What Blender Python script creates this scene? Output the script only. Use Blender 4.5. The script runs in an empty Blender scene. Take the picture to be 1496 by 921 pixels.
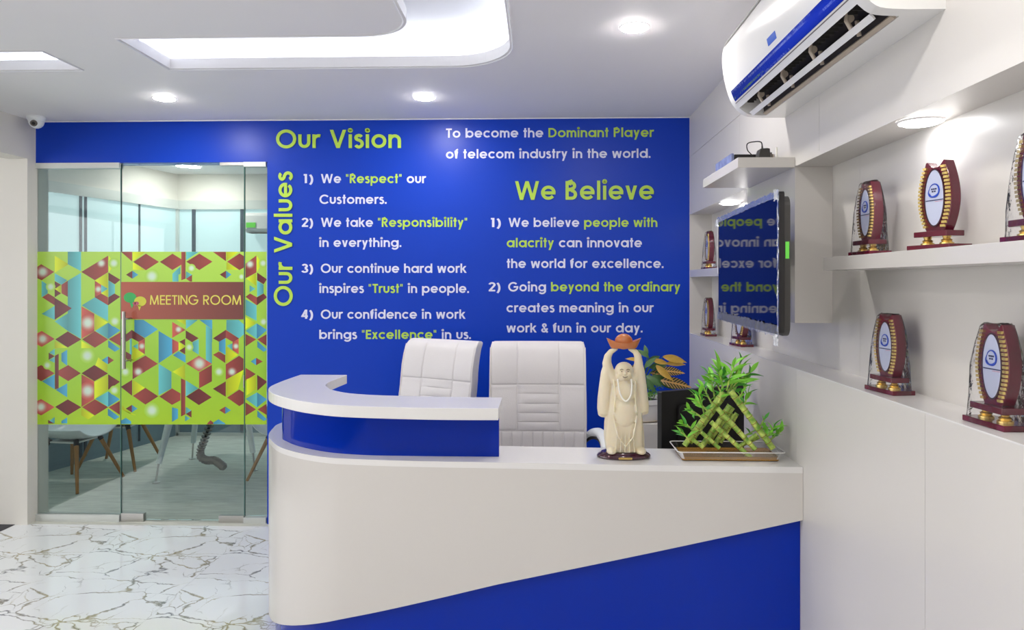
import bpy, bmesh, math, random
from mathutils import Vector, Matrix
from mathutils.geometry import tessellate_polygon
SC = bpy.context.scene
COL = SC.collection
PI = math.pi

# ------------------------------------------------------------------ camera
F = 1030.0; TN = .03; PH = math.atan(TN); CP, SP = math.cos(PH), math.sin(PH)
CX, CY, CZ = 790 - F*TN, 414.0, 1.55
cd = bpy.data.cameras.new('camera'); cam = bpy.data.objects.new('camera', cd); COL.objects.link(cam)
cam.location = (0, 0, CZ); cam.rotation_euler = (PI/2, 0, PH)
cd.sensor_fit = 'HORIZONTAL'; cd.sensor_width = 36; cd.lens = F/1496*36
cd.shift_x = (748-CX)/1496; cd.shift_y = (CY-460.5)/1496; cd.clip_start = .02
SC.camera = cam

# ------------------------------------------------------------------ world, exposure
w = bpy.data.worlds.new('world'); SC.world = w; w.use_nodes = True
w.node_tree.nodes['Background'].inputs[0].default_value = (.95, .97, 1, 1)
w.node_tree.nodes['Background'].inputs[1].default_value = .6
SC.view_settings.view_transform = 'Standard'; SC.view_settings.look = 'None'
SC.view_settings.gamma = 1; SC.view_settings.use_curve_mapping = False
SC.view_settings.exposure = 1.12
SIDE_FILL = 1.2  # strength of the added glowing panes on the unseen left side
LAMP = 130.0       # strength of a ceiling downlight's diffuser
COVE = 4.5       # strength of the cove LED strips
SPOT = 13.0       # shelf spotlights

D = 4.48; XW = .938; XN = 1.075; XL = -3.287; H = 2.6

def ray(px, py):
    u = (px-CX)/F; v = (CY-py)/F
    return (-SP+u*CP, CP+u*SP, v)
def aty(px, py, Y):
    d = ray(px, py); t = Y/d[1]; return (d[0]*t, Y, CZ+d[2]*t)
def atx(px, py, X):
    d = ray(px, py); t = X/d[0]; return (X, d[1]*t, CZ+d[2]*t)
def atz(px, py, z):
    d = ray(px, py); t = (z-CZ)/d[2]; return (d[0]*t, d[1]*t, z)

# ------------------------------------------------------------------ materials
def lin(c):
    c = c/255.0
    return c/12.92 if c <= .04045 else ((c+.055)/1.055)**2.4
def rgb(r, g, b): return (lin(r), lin(g), lin(b), 1)
MATS = {}
def mat(name, col, rough=.5, metal=0, vary=.03, scale=8, bump=0, bscale=60, spec=.5, coat=0, emit=None, es=0, trans=0, stretch=None, sss=0):
    m = bpy.data.materials.new(name); m.use_nodes = True; nt = m.node_tree; N = nt.nodes; L = nt.links
    b = N['Principled BSDF']
    tc = N.new('ShaderNodeTexCoord'); mp = N.new('ShaderNodeMapping'); L.new(tc.outputs['Object'], mp.inputs[0])
    if stretch: mp.inputs['Scale'].default_value = stretch
    nz = N.new('ShaderNodeTexNoise'); nz.inputs['Scale'].default_value = scale; nz.inputs['Detail'].default_value = 4
    L.new(mp.outputs[0], nz.inputs['Vector'])
    mx = N.new('ShaderNodeMix'); mx.data_type = 'RGBA'
    L.new(nz.outputs['Fac'], mx.inputs['Factor'])
    mx.inputs['A'].default_value = tuple(min(1, c*(1-vary)) for c in col[:3])+(1,)
    mx.inputs['B'].default_value = tuple(min(1, c*(1+vary)) for c in col[:3])+(1,)
    L.new(mx.outputs['Result'], b.inputs['Base Color'])
    b.inputs['Roughness'].default_value = rough; b.inputs['Metallic'].default_value = metal
    b.inputs['Specular IOR Level'].default_value = spec
    b.inputs['Coat Weight'].default_value = coat; b.inputs['Coat Roughness'].default_value = .05
    b.inputs['Transmission Weight'].default_value = trans
    if sss:
        b.inputs['Subsurface Weight'].default_value = sss; b.inputs['Subsurface Radius'].default_value = (.03, .025, .015)
        b.inputs['Subsurface Scale'].default_value = .5
    if emit: b.inputs['Emission Color'].default_value = emit; b.inputs['Emission Strength'].default_value = es
    if bump:
        n2 = N.new('ShaderNodeTexNoise'); n2.inputs['Scale'].default_value = bscale; L.new(mp.outputs[0], n2.inputs['Vector'])
        bp = N.new('ShaderNodeBump'); bp.inputs['Strength'].default_value = bump; bp.inputs['Distance'].default_value = .002
        L.new(n2.outputs['Fac'], bp.inputs['Height']); L.new(bp.outputs[0], b.inputs['Normal'])
    MATS[name] = m
    return m
def glassmat(name, tint, ior=1.45, rough=.0, gloss=1.0):
    m = bpy.data.materials.new(name); m.use_nodes = True; nt = m.node_tree; N = nt.nodes; L = nt.links
    N.remove(N['Principled BSDF']); out = N['Material Output']
    t = N.new('ShaderNodeBsdfTransparent'); t.inputs[0].default_value = tint
    g = N.new('ShaderNodeBsdfGlossy'); g.inputs['Roughness'].default_value = rough
    fr = N.new('ShaderNodeFresnel'); fr.inputs[0].default_value = ior
    nz = N.new('ShaderNodeTexNoise'); nz.inputs['Scale'].default_value = 3
    ma = N.new('ShaderNodeMath'); ma.operation = 'MULTIPLY_ADD'; ma.inputs[1].default_value = .1*gloss; ma.inputs[2].default_value = .95*gloss
    L.new(nz.outputs['Fac'], ma.inputs[0])
    mu = N.new('ShaderNodeMath'); mu.operation = 'MULTIPLY'; L.new(fr.outputs[0], mu.inputs[0]); L.new(ma.outputs[0], mu.inputs[1])
    mx = N.new('ShaderNodeMixShader'); L.new(mu.outputs[0], mx.inputs[0]); L.new(t.outputs[0], mx.inputs[1]); L.new(g.outputs[0], mx.inputs[2])
    L.new(mx.outputs[0], out.inputs[0]); return m
def filmwrap(name, tint, fog, rough=.12, bscale=35, ior=1.5):      # crinkled clear plastic
    m = glassmat(name, tint, ior, rough); N = m.node_tree.nodes; L = m.node_tree.links
    n2 = N.new('ShaderNodeTexNoise'); n2.inputs['Scale'].default_value = bscale; n2.inputs['Detail'].default_value = 3
    tc = N.new('ShaderNodeTexCoord'); L.new(tc.outputs['Object'], n2.inputs['Vector'])
    bp = N.new('ShaderNodeBump'); bp.inputs['Strength'].default_value = .9; bp.inputs['Distance'].default_value = .006
    L.new(n2.outputs['Fac'], bp.inputs['Height'])
    for n in N:
        if n.type in ('BSDF_GLOSSY', 'FRESNEL'): L.new(bp.outputs[0], n.inputs['Normal'])
    d = N.new('ShaderNodeBsdfDiffuse'); d.inputs[0].default_value = (.9, .92, .96, 1)
    out = N['Material Output']; prev = out.inputs[0].links[0].from_socket
    mx = N.new('ShaderNodeMixShader'); mx.inputs[0].default_value = fog
    L.new(prev, mx.inputs[1]); L.new(d.outputs[0], mx.inputs[2]); L.new(mx.outputs[0], out.inputs[0])
    return m
def emitmat(name, col, s, _=0):
    m = bpy.data.materials.new(name); m.use_nodes = True; nt = m.node_tree; N = nt.nodes; L = nt.links
    b = N['Principled BSDF']; b.inputs['Base Color'].default_value = (.9, .9, .9, 1) if s > 1 else (.32, .45, .47, 1)
    nz = N.new('ShaderNodeTexNoise'); nz.inputs['Scale'].default_value = 4
    mx = N.new('ShaderNodeMix'); mx.data_type = 'RGBA'; L.new(nz.outputs['Fac'], mx.inputs['Factor'])
    mx.inputs['A'].default_value = tuple(c*.98 for c in col[:3])+(1,); mx.inputs['B'].default_value = col
    L.new(mx.outputs['Result'], b.inputs['Emission Color']); b.inputs['Emission Strength'].default_value = s
    return m
M = {}
M['white'] = mat('white_laminate', rgb(214, 210, 205), .32, vary=.012, scale=3)
M['whitegloss'] = mat('white_gloss_laminate', rgb(212, 208, 203), .18, vary=.01, scale=3)
M['ceil'] = mat('ceiling_paint', rgb(244, 242, 243), .7, vary=.01, scale=2)
M['cove'] = mat('cove_paint', rgb(240, 240, 244), .7, vary=.01, scale=2)
M['littop'] = mat('white_laminate_lit_top', rgb(230, 228, 226), .2, vary=.01, scale=3)  # lighter copy of the laminate; light on upward faces put into the colour
M['blue'] = mat('blue_wall_vinyl', rgb(0, 60, 186), .38, vary=.02, scale=2, spec=.32)
M['bluegloss'] = mat('blue_gloss_laminate', rgb(0, 44, 166), .1, vary=.02, scale=2, spec=.2)
M['pillar'] = mat('offwhite_paint', rgb(224, 221, 213), .6, vary=.015)
M['lime'] = mat('lime_vinyl', rgb(186, 222, 78), .4)
M['lettering'] = mat('pale_vinyl', rgb(226, 228, 246), .4)
M['glass'] = glassmat('clear_glass', (.955, .985, .972, 1), 1.45)
M['glassedge'] = mat('glass_edge_green', rgb(90, 130, 122), .1, spec=.6)
M['steel'] = mat('brushed_steel', rgb(186, 184, 180), .3, 1, bump=.15, bscale=200, stretch=(1, 1, 12))
M['alu'] = mat('aluminium_channel', rgb(206, 210, 206), .35, .2)
M['black'] = mat('black_plastic', rgb(26, 24, 26), .4)
M['charcoal'] = mat('charcoal_plastic', rgb(58, 56, 54), .45)
M['screen'] = mat('tv_screen', rgb(4, 6, 20), .03, spec=.4)
M['leather'] = mat('white_leather', rgb(226, 222, 222), .38, vary=.03, bump=.25, bscale=160)
M['acwhite'] = mat('ac_white_plastic', rgb(238, 237, 235), .16, vary=.01)
M['acbeige'] = mat('ac_dusty_plastic', rgb(190, 176, 160), .5, vary=.08, scale=30)
M['acdark'] = mat('ac_dark_interior', rgb(40, 34, 34), .6, vary=.2, scale=40)
M['acstrip'] = mat('ac_mirror_strip', rgb(120, 140, 205), .06, .95, bump=.25, bscale=25)  # blue tint stands in for the reflected blue wall
M['aclabel'] = mat('ac_blue_label', rgb(30, 90, 200), .3)
M['maroon'] = mat('maroon_lacquer', rgb(98, 18, 42), .15, vary=.1, scale=20, coat=.3)
M['maroondark'] = mat('dark_maroon_lacquer', rgb(62, 18, 38), .12, vary=.15, scale=14, coat=.6)
M['gold'] = mat('gold_plastic', rgb(246, 214, 130), .25, .8, vary=.06, scale=60)
M['plaque'] = mat('silver_plaque', rgb(196, 202, 226), .3, vary=.02)
M['logoblue'] = mat('logo_blue', rgb(20, 70, 190), .4)
M['logonavy'] = mat('logo_navy', rgb(30, 36, 92), .4)
M['logored'] = mat('logo_red', rgb(200, 70, 80), .4)
M['wrap'] = filmwrap('clear_plastic_wrap', (.985, .985, .99, 1), .012, .08, 50, 1.22)
M['wraptv'] = filmwrap('clear_tv_film', (.85, .88, .97, 1), .10, .12, 50)
M['wraptv2'] = filmwrap('clear_tv_film_folded', (.9, .92, .96, 1), .35, .12, 60)
M['resin'] = mat('frosted_resin', rgb(228, 217, 192), .4, vary=.05, scale=30, sss=.8)
M['ingot'] = mat('ingot_wood', rgb(188, 110, 58), .3, vary=.2, scale=24, coat=.4)
M['pearl'] = mat('pearl_white', rgb(250, 248, 240), .3)
M['ink'] = mat('dark_ink', rgb(60, 30, 24), .5)
M['brass'] = mat('brass_plate', rgb(220, 190, 110), .3, .8)
M['potwhite'] = mat('white_ceramic', rgb(238, 236, 234), .25)
M['soil'] = mat('dark_soil', rgb(52, 40, 28), .9, vary=.4, scale=60)
M['traymat'] = glassmat('clear_plastic_tray', (.95, .97, .96, 1), 1.5)
M['water'] = mat('amber_water', rgb(190, 140, 62), .05, vary=.25, scale=18, trans=.35)
M['wood'] = mat('oak_leg', rgb(178, 126, 70), .45, vary=.15, scale=6, stretch=(12, 12, 1))
M['shell'] = mat('white_shell_plastic', rgb(236, 240, 242), .3)
M['carpet'] = mat('grey_carpet', rgb(204, 206, 196), .95, vary=.35, scale=5, bump=.3, bscale=90, stretch=(1, 5, 1))
M['darkfloor'] = mat('dark_carpet', rgb(62, 62, 66), .9, vary=.1)
M['mullion'] = mat('dark_mullion', rgb(74, 86, 98), .4, .3)
M['grey'] = mat('spine_grey', rgb(110, 104, 98), .4)
M['slate'] = mat('slate_blind', rgb(124, 146, 156), .5, vary=.12, scale=3, stretch=(.4, .4, 30))
M['lamp'] = emitmat('lamp_diffuser', (1, .965, .925, 1), LAMP)
M['roomlamp'] = emitmat('meeting_lamp', (1, .98, .93, 1), 72)
M['spot'] = emitmat('shelf_lamp', (.98, .99, 1, 1), SPOT)
M['led'] = emitmat('cove_led', (.86, .92, 1, 1), COVE)
M['frost'] = emitmat('frosted_daylight_window', (.60, .80, .82, 1), .26)
M['sidefill'] = emitmat('side_fill_glow', (.97, .98, 1, 1), SIDE_FILL)  # glow of the added fill panes
M['cord'] = mat('black_cord', rgb(20, 20, 22), .5)
M['greenlabel'] = mat('green_label', rgb(110, 220, 80), .4)
M['boxface'] = mat('blue_wrapped_front', rgb(130, 140, 180), .15, vary=.6, scale=30)
M['green1'] = mat('bamboo_leaf', rgb(134, 212, 66), .4, vary=.3, scale=25)
M['green2'] = mat('bamboo_leaf_dark', rgb(80, 166, 60), .4, vary=.3, scale=25)
M['ring'] = mat('node_ring', rgb(140, 74, 34), .5, vary=.2, scale=40)
M['filler'] = mat('small_foliage', rgb(96, 150, 52), .5, vary=.35, scale=40)

# leaf with veins for the croton
def croton_mat():
    m = mat('croton_leaf', rgb(120, 110, 50), .35); nt = m.node_tree; N = nt.nodes; L = nt.links; b = N['Principled BSDF']
    tc = N.new('ShaderNodeTexCoord'); sp = N.new('ShaderNodeSeparateXYZ'); L.new(tc.outputs['Object'], sp.inputs[0])
    ab = N.new('ShaderNodeMath'); ab.operation = 'ABSOLUTE'; L.new(sp.outputs['X'], ab.inputs[0])
    ad = N.new('ShaderNodeMath'); ad.operation = 'MULTIPLY_ADD'; ad.inputs[1].default_value = -1.0; L.new(ab.outputs[0], ad.inputs[0]); L.new(sp.outputs['Y'], ad.inputs[2])
    sn = N.new('ShaderNodeMath'); sn.operation = 'MULTIPLY'; sn.inputs[1].default_value = 420; L.new(ad.outputs[0], sn.inputs[0])
    s2 = N.new('ShaderNodeMath'); s2.operation = 'SINE'; L.new(sn.outputs[0], s2.inputs[0])
    lt = N.new('ShaderNodeMath'); lt.operation = 'LESS_THAN'; lt.inputs[1].default_value = .004; L.new(ab.outputs[0], lt.inputs[0])
    mxm = N.new('ShaderNodeMath'); mxm.operation = 'MAXIMUM'; L.new(s2.outputs[0], mxm.inputs[0]); L.new(lt.outputs[0], mxm.inputs[1])
    r = N.new('ShaderNodeValToRGB'); L.new(mxm.outputs[0], r.inputs[0])
    r.color_ramp.elements[0].position = .45; r.color_ramp.elements[0].color = rgb(58, 62, 34)
    r.color_ramp.elements[1].position = .9; r.color_ramp.elements[1].color = rgb(206, 160, 92)
    L.new(r.outputs[0], b.inputs['Base Color']); return m
M['croton'] = croton_mat()
M['croton2'] = mat('croton_leaf_yellow', rgb(196, 158, 66), .4, vary=.35, scale=30)
M['croton3'] = mat('croton_leaf_green', rgb(70, 110, 58), .4, vary=.3, scale=25)

def bamboo_mat():
    m = mat('bamboo_stalk', rgb(136, 176, 60), .3); nt = m.node_tree; N = nt.nodes; L = nt.links; b = N['Principled BSDF']
    tc = N.new('ShaderNodeTexCoord'); mp = N.new('ShaderNodeMapping'); L.new(tc.outputs['Object'], mp.inputs[0])
    nz = N.new('ShaderNodeTexNoise'); nz.inputs['Scale'].default_value = 45; L.new(mp.outputs[0], nz.inputs['Vector'])
    r = N.new('ShaderNodeValToRGB'); L.new(nz.outputs['Fac'], r.inputs[0])
    r.color_ramp.elements[0].position = .3; r.color_ramp.elements[0].color = rgb(96, 150, 44)
    r.color_ramp.elements[1].position = .7; r.color_ramp.elements[1].color = rgb(206, 222, 112)
    L.new(r.outputs[0], b.inputs['Base Color']); return m
M['bamboo'] = bamboo_mat()

def marble_mat():
    m = mat('veined_marble', rgb(238, 240, 242), .09); nt = m.node_tree; N = nt.nodes; L = nt.links; b = N['Principled BSDF']
    tc = N.new('ShaderNodeTexCoord')
    def warp(sc, amt, src):
        n = N.new('ShaderNodeTexNoise'); n.inputs['Scale'].default_value = sc; n.inputs['Detail'].default_value = 6; L.new(src, n.inputs['Vector'])
        s = N.new('ShaderNodeVectorMath'); s.operation = 'SUBTRACT'; L.new(n.outputs['Color'], s.inputs[0]); s.inputs[1].default_value = (.5, .5, .5)
        k = N.new('ShaderNodeVectorMath'); k.operation = 'SCALE'; k.inputs['Scale'].default_value = amt; L.new(s.outputs[0], k.inputs[0])
        a = N.new('ShaderNodeVectorMath'); a.operation = 'ADD'; L.new(src, a.inputs[0]); L.new(k.outputs[0], a.inputs[1]); return a.outputs[0]
    def veins(rot, scl, vs, width, seed):
        mp = N.new('ShaderNodeMapping'); mp.inputs['Rotation'].default_value = (0, 0, rot); mp.inputs['Scale'].default_value = scl
        mp.inputs['Location'].default_value = (seed, seed*.7, 0)
        L.new(warp(6, .10, tc.outputs['Object']), mp.inputs[0])
        v = N.new('ShaderNodeTexVoronoi'); v.feature = 'DISTANCE_TO_EDGE'; v.inputs['Scale'].default_value = vs; L.new(warp(14, .05, mp.outputs[0]), v.inputs['Vector'])
        n = N.new('ShaderNodeTexNoise'); n.inputs['Scale'].default_value = 7; n.inputs['Detail'].default_value = 3; L.new(mp.outputs[0], n.inputs['Vector'])
        r1 = N.new('ShaderNodeMapRange'); r1.inputs['From Min'].default_value = .38; r1.inputs['From Max'].default_value = .75; r1.inputs['To Min'].default_value = width*.25; r1.inputs['To Max'].default_value = width*2.6
        L.new(n.outputs['Fac'], r1.inputs['Value'])
        dv = N.new('ShaderNodeMath'); dv.operation = 'DIVIDE'; L.new(v.outputs['Distance'], dv.inputs[0]); L.new(r1.outputs[0], dv.inputs[1])
        q = N.new('ShaderNodeMapRange'); q.inputs['From Min'].default_value = .15; q.inputs['From Max'].default_value = 1.2; q.inputs['To Min'].default_value = 1; q.inputs['To Max'].default_value = 0; L.new(dv.outputs[0], q.inputs['Value'])
        return q.outputs[0]
    a = veins(-.5, (1, 1.9, 1), 2.5, .015, 3.3)
    c2 = veins(.5, (1.5, 1, 1), 5.5, .018, 9.1)
    msk = N.new('ShaderNodeTexNoise'); msk.inputs['Scale'].default_value = 3.5; L.new(tc.outputs['Object'], msk.inputs['Vector'])
    mr = N.new('ShaderNodeMapRange'); mr.inputs['From Min'].default_value = .48; mr.inputs['From Max'].default_value = .62; L.new(msk.outputs['Fac'], mr.inputs['Value'])
    mu = N.new('ShaderNodeMath'); mu.operation = 'MULTIPLY'; L.new(c2, mu.inputs[0]); L.new(mr.outputs[0], mu.inputs[1])
    mx = N.new('ShaderNodeMath'); mx.operation = 'MAXIMUM'; L.new(a, mx.inputs[0]); L.new(mu.outputs[0], mx.inputs[1])
    cn = N.new('ShaderNodeTexNoise'); cn.inputs['Scale'].default_value = 5; L.new(tc.outputs['Object'], cn.inputs['Vector'])
    cr = N.new('ShaderNodeValToRGB'); L.new(cn.outputs['Fac'], cr.inputs[0])
    cr.color_ramp.elements[0].position = .4; cr.color_ramp.elements[0].color = rgb(82, 84, 92)
    cr.color_ramp.elements[1].position = .6; cr.color_ramp.elements[1].color = rgb(150, 136, 84)
    ms = N.new('ShaderNodeMath'); ms.operation = 'MULTIPLY'; ms.inputs[1].default_value = .85; L.new(mx.outputs[0], ms.inputs[0])
    fm = N.new('ShaderNodeMix'); fm.data_type = 'RGBA'; L.new(ms.outputs[0], fm.inputs['Factor'])
    fm.inputs['A'].default_value = rgb(236, 238, 240); L.new(cr.outputs[0], fm.inputs['B'])
    L.new(fm.outputs['Result'], b.inputs['Base Color']); return m
M['marble'] = marble_mat()

def vcol_mat(name, rough=.35):
    m = mat(name, rgb(200, 200, 200), rough); nt = m.node_tree; b = nt.nodes['Principled BSDF']
    a = nt.nodes.new('ShaderNodeVertexColor'); a.layer_name = 'Col'
    nt.links.new(a.outputs['Color'], b.inputs['Base Color']); return m
M['film'] = vcol_mat('printed_film')

# ------------------------------------------------------------------ mesh helpers
def obj(name, bm, m, parent=None, smooth=False, kind=None, label=None, loc=None, bevel=0, split=None):
    me = bpy.data.meshes.new(name); bmesh.ops.recalc_face_normals(bm, faces=bm.faces); bm.to_mesh(me); bm.free()
    mats = m if isinstance(m, (list, tuple)) else [m]
    for x in mats: me.materials.append(x)
    if smooth:
        for p in me.polygons: p.use_smooth = True
    o = bpy.data.objects.new(name, me); COL.objects.link(o)
    if parent: o.parent = parent
    if kind: o['kind'] = kind
    if label: o['label'] = label
    if loc: o.location = loc
    if bevel:
        b = o.modifiers.new('bevel', 'BEVEL'); b.width = bevel; b.segments = 2; b.limit_method = 'ANGLE'; b.angle_limit = .7
    if smooth:
        try: me.set_sharp_from_angle(angle=split or .9)
        except Exception: pass
    return o
def empty(name, loc=(0, 0, 0), rz=0, label=None, cat=None, group=None, kind=None):
    o = bpy.data.objects.new(name, None); COL.objects.link(o); o.location = loc; o.rotation_euler = (0, 0, rz); o.empty_display_size = .05
    if label: o['label'] = label
    if cat: o['category'] = cat
    if group: o['group'] = group
    if kind: o['kind'] = kind
    return o
def tag(o, label, cat, group=None):
    o['label'] = label; o['category'] = cat
    if group: o['group'] = group
    return o
def B(): return bmesh.new()
def box(bm, x0, x1, y0, y1, z0, z1, mi=0):
    v = [bm.verts.new(p) for p in ((x0, y0, z0), (x1, y0, z0), (x1, y1, z0), (x0, y1, z0), (x0, y0, z1), (x1, y0, z1), (x1, y1, z1), (x0, y1, z1))]
    for f in ((0, 3, 2, 1), (4, 5, 6, 7), (0, 1, 5, 4), (1, 2, 6, 5), (2, 3, 7, 6), (3, 0, 4, 7)):
        q = bm.faces.new([v[i] for i in f]); q.material_index = mi
    return bm
def mbox(*a): return box(B(), *a)
def cyl(bm, p0, p1, r0, r1=None, n=16, cap=True, mi=0):
    if r1 is None: r1 = r0
    return tube(bm, [p0, p1], [r0, r1], n, cap, mi)
def tube(bm, pts, rad, n=10, cap=True, mi=0):
    pts = [Vector(p) for p in pts]; k = len(pts)
    if not isinstance(rad, (list, tuple)): rad = [rad]*k
    rings = []; up = None
    for i in range(k):
        t = (pts[min(i+1, k-1)]-pts[max(i-1, 0)]).normalized()
        if up is None: up = Vector((0, 0, 1)) if abs(t.z) < .9 else Vector((1, 0, 0))
        a = (up-t*up.dot(t)).normalized(); b = t.cross(a); up = a
        rings.append([bm.verts.new(pts[i]+(a*math.cos(2*PI*j/n)+b*math.sin(2*PI*j/n))*rad[i]) for j in range(n)])
    for i in range(k-1):
        for j in range(n):
            f = bm.faces.new((rings[i][j], rings[i][(j+1) % n], rings[i+1][(j+1) % n], rings[i+1][j])); f.material_index = mi
    if cap:
        bm.faces.new(rings[0][::-1]).material_index = mi; bm.faces.new(rings[-1]).material_index = mi
    return bm
def lathe(bm, prof, n=24, c=(0, 0, 0), sx=1, sy=1, mi=0):
    rings = []
    for r, z in prof:
        r = max(r, 1e-5)
        rings.append([bm.verts.new((c[0]+r*sx*math.cos(2*PI*j/n), c[1]+r*sy*math.sin(2*PI*j/n), c[2]+z)) for j in range(n)])
    for i in range(len(prof)-1):
        for j in range(n):
            bm.faces.new((rings[i][j], rings[i][(j+1) % n], rings[i+1][(j+1) % n], rings[i+1][j])).material_index = mi
    bm.faces.new(rings[0][::-1]).material_index = mi; bm.faces.new(rings[-1]).material_index = mi
    return bm
def prism(bm, outer, a0, a1, axis='z', holes=(), mi=0):
    loops = [list(outer)]+[list(h) for h in holes]
    flat = [p for l in loops for p in l]
    def P(p, a):
        return {'z': (p[0], p[1], a), 'y': (p[0], a, p[1]), 'x': (a, p[0], p[1])}[axis]
    va = [bm.verts.new(P(p, a0)) for p in flat]; vb = [bm.verts.new(P(p, a1)) for p in flat]
    if holes or len(outer) > 4:
        tris = tessellate_polygon([[Vector((p[0], p[1], 0)) for p in l] for l in loops])
    else: tris = [tuple(range(len(outer)))]
    for t in tris:
        if len(set(t)) < 3: continue
        try:
            bm.faces.new([va[i] for i in t]).material_index = mi; bm.faces.new([vb[i] for i in t[::-1]]).material_index = mi
        except ValueError: pass
    k = 0
    for l in loops:
        n = len(l)
        for i in range(n):
            j = (i+1) % n
            bm.faces.new((va[k+i], va[k+j], vb[k+j], vb[k+i])).material_index = mi
        k += n
    return bm
def sphere(bm, c, r, seg=16, mi=0, m=None):
    mm = Matrix.Translation(c) @ Matrix.Diagonal((r[0], r[1], r[2], 1)) if isinstance(r, (tuple, list)) else Matrix.Translation(c) @ Matrix.Scale(r, 4)
    if m: mm = m @ mm
    g = bmesh.ops.create_uvsphere(bm, u_segments=seg, v_segments=max(6, seg//2), radius=1, matrix=mm)
    for v in g['verts']:
        for f in v.link_faces: f.material_index = mi
    return bm
def catmull(P, n=8, closed=False):
    out = []; k = len(P)
    P = [Vector(p) for p in P]
    for i in range(k-1):
        p0, p1, p2, p3 = P[max(i-1, 0)], P[i], P[i+1], P[min(i+2, k-1)]
        for j in range(n):
            t = j/n
            out.append(.5*((2*p1)+(p2-p0)*t+(2*p0-5*p1+4*p2-p3)*t*t+(3*p1-p0-3*p2+p3)*t**3))
    out.append(P[-1]); return out
def rrect(x0, x1, y0, y1, r, n=5):
    out = []
    for cx, cy, a in ((x1-r, y1-r, 0), (x0+r, y1-r, PI/2), (x0+r, y0+r, PI), (x1-r, y0+r, 1.5*PI)):
        for i in range(n+1):
            t = a+PI/2*i/n; out.append((cx+r*math.cos(t), cy+r*math.sin(t)))
    return out
def copy_tree(o, parent=None):
    c = o.copy(); COL.objects.link(c); c.parent = parent
    for ch in CHILD.get(o.name, []) or [x for x in ALLCH(o)]: copy_tree(ch, c)
    return c
CHILD = {}
def ALLCH(o): return [x for x in bpy.data.objects if x.parent == o]

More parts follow.
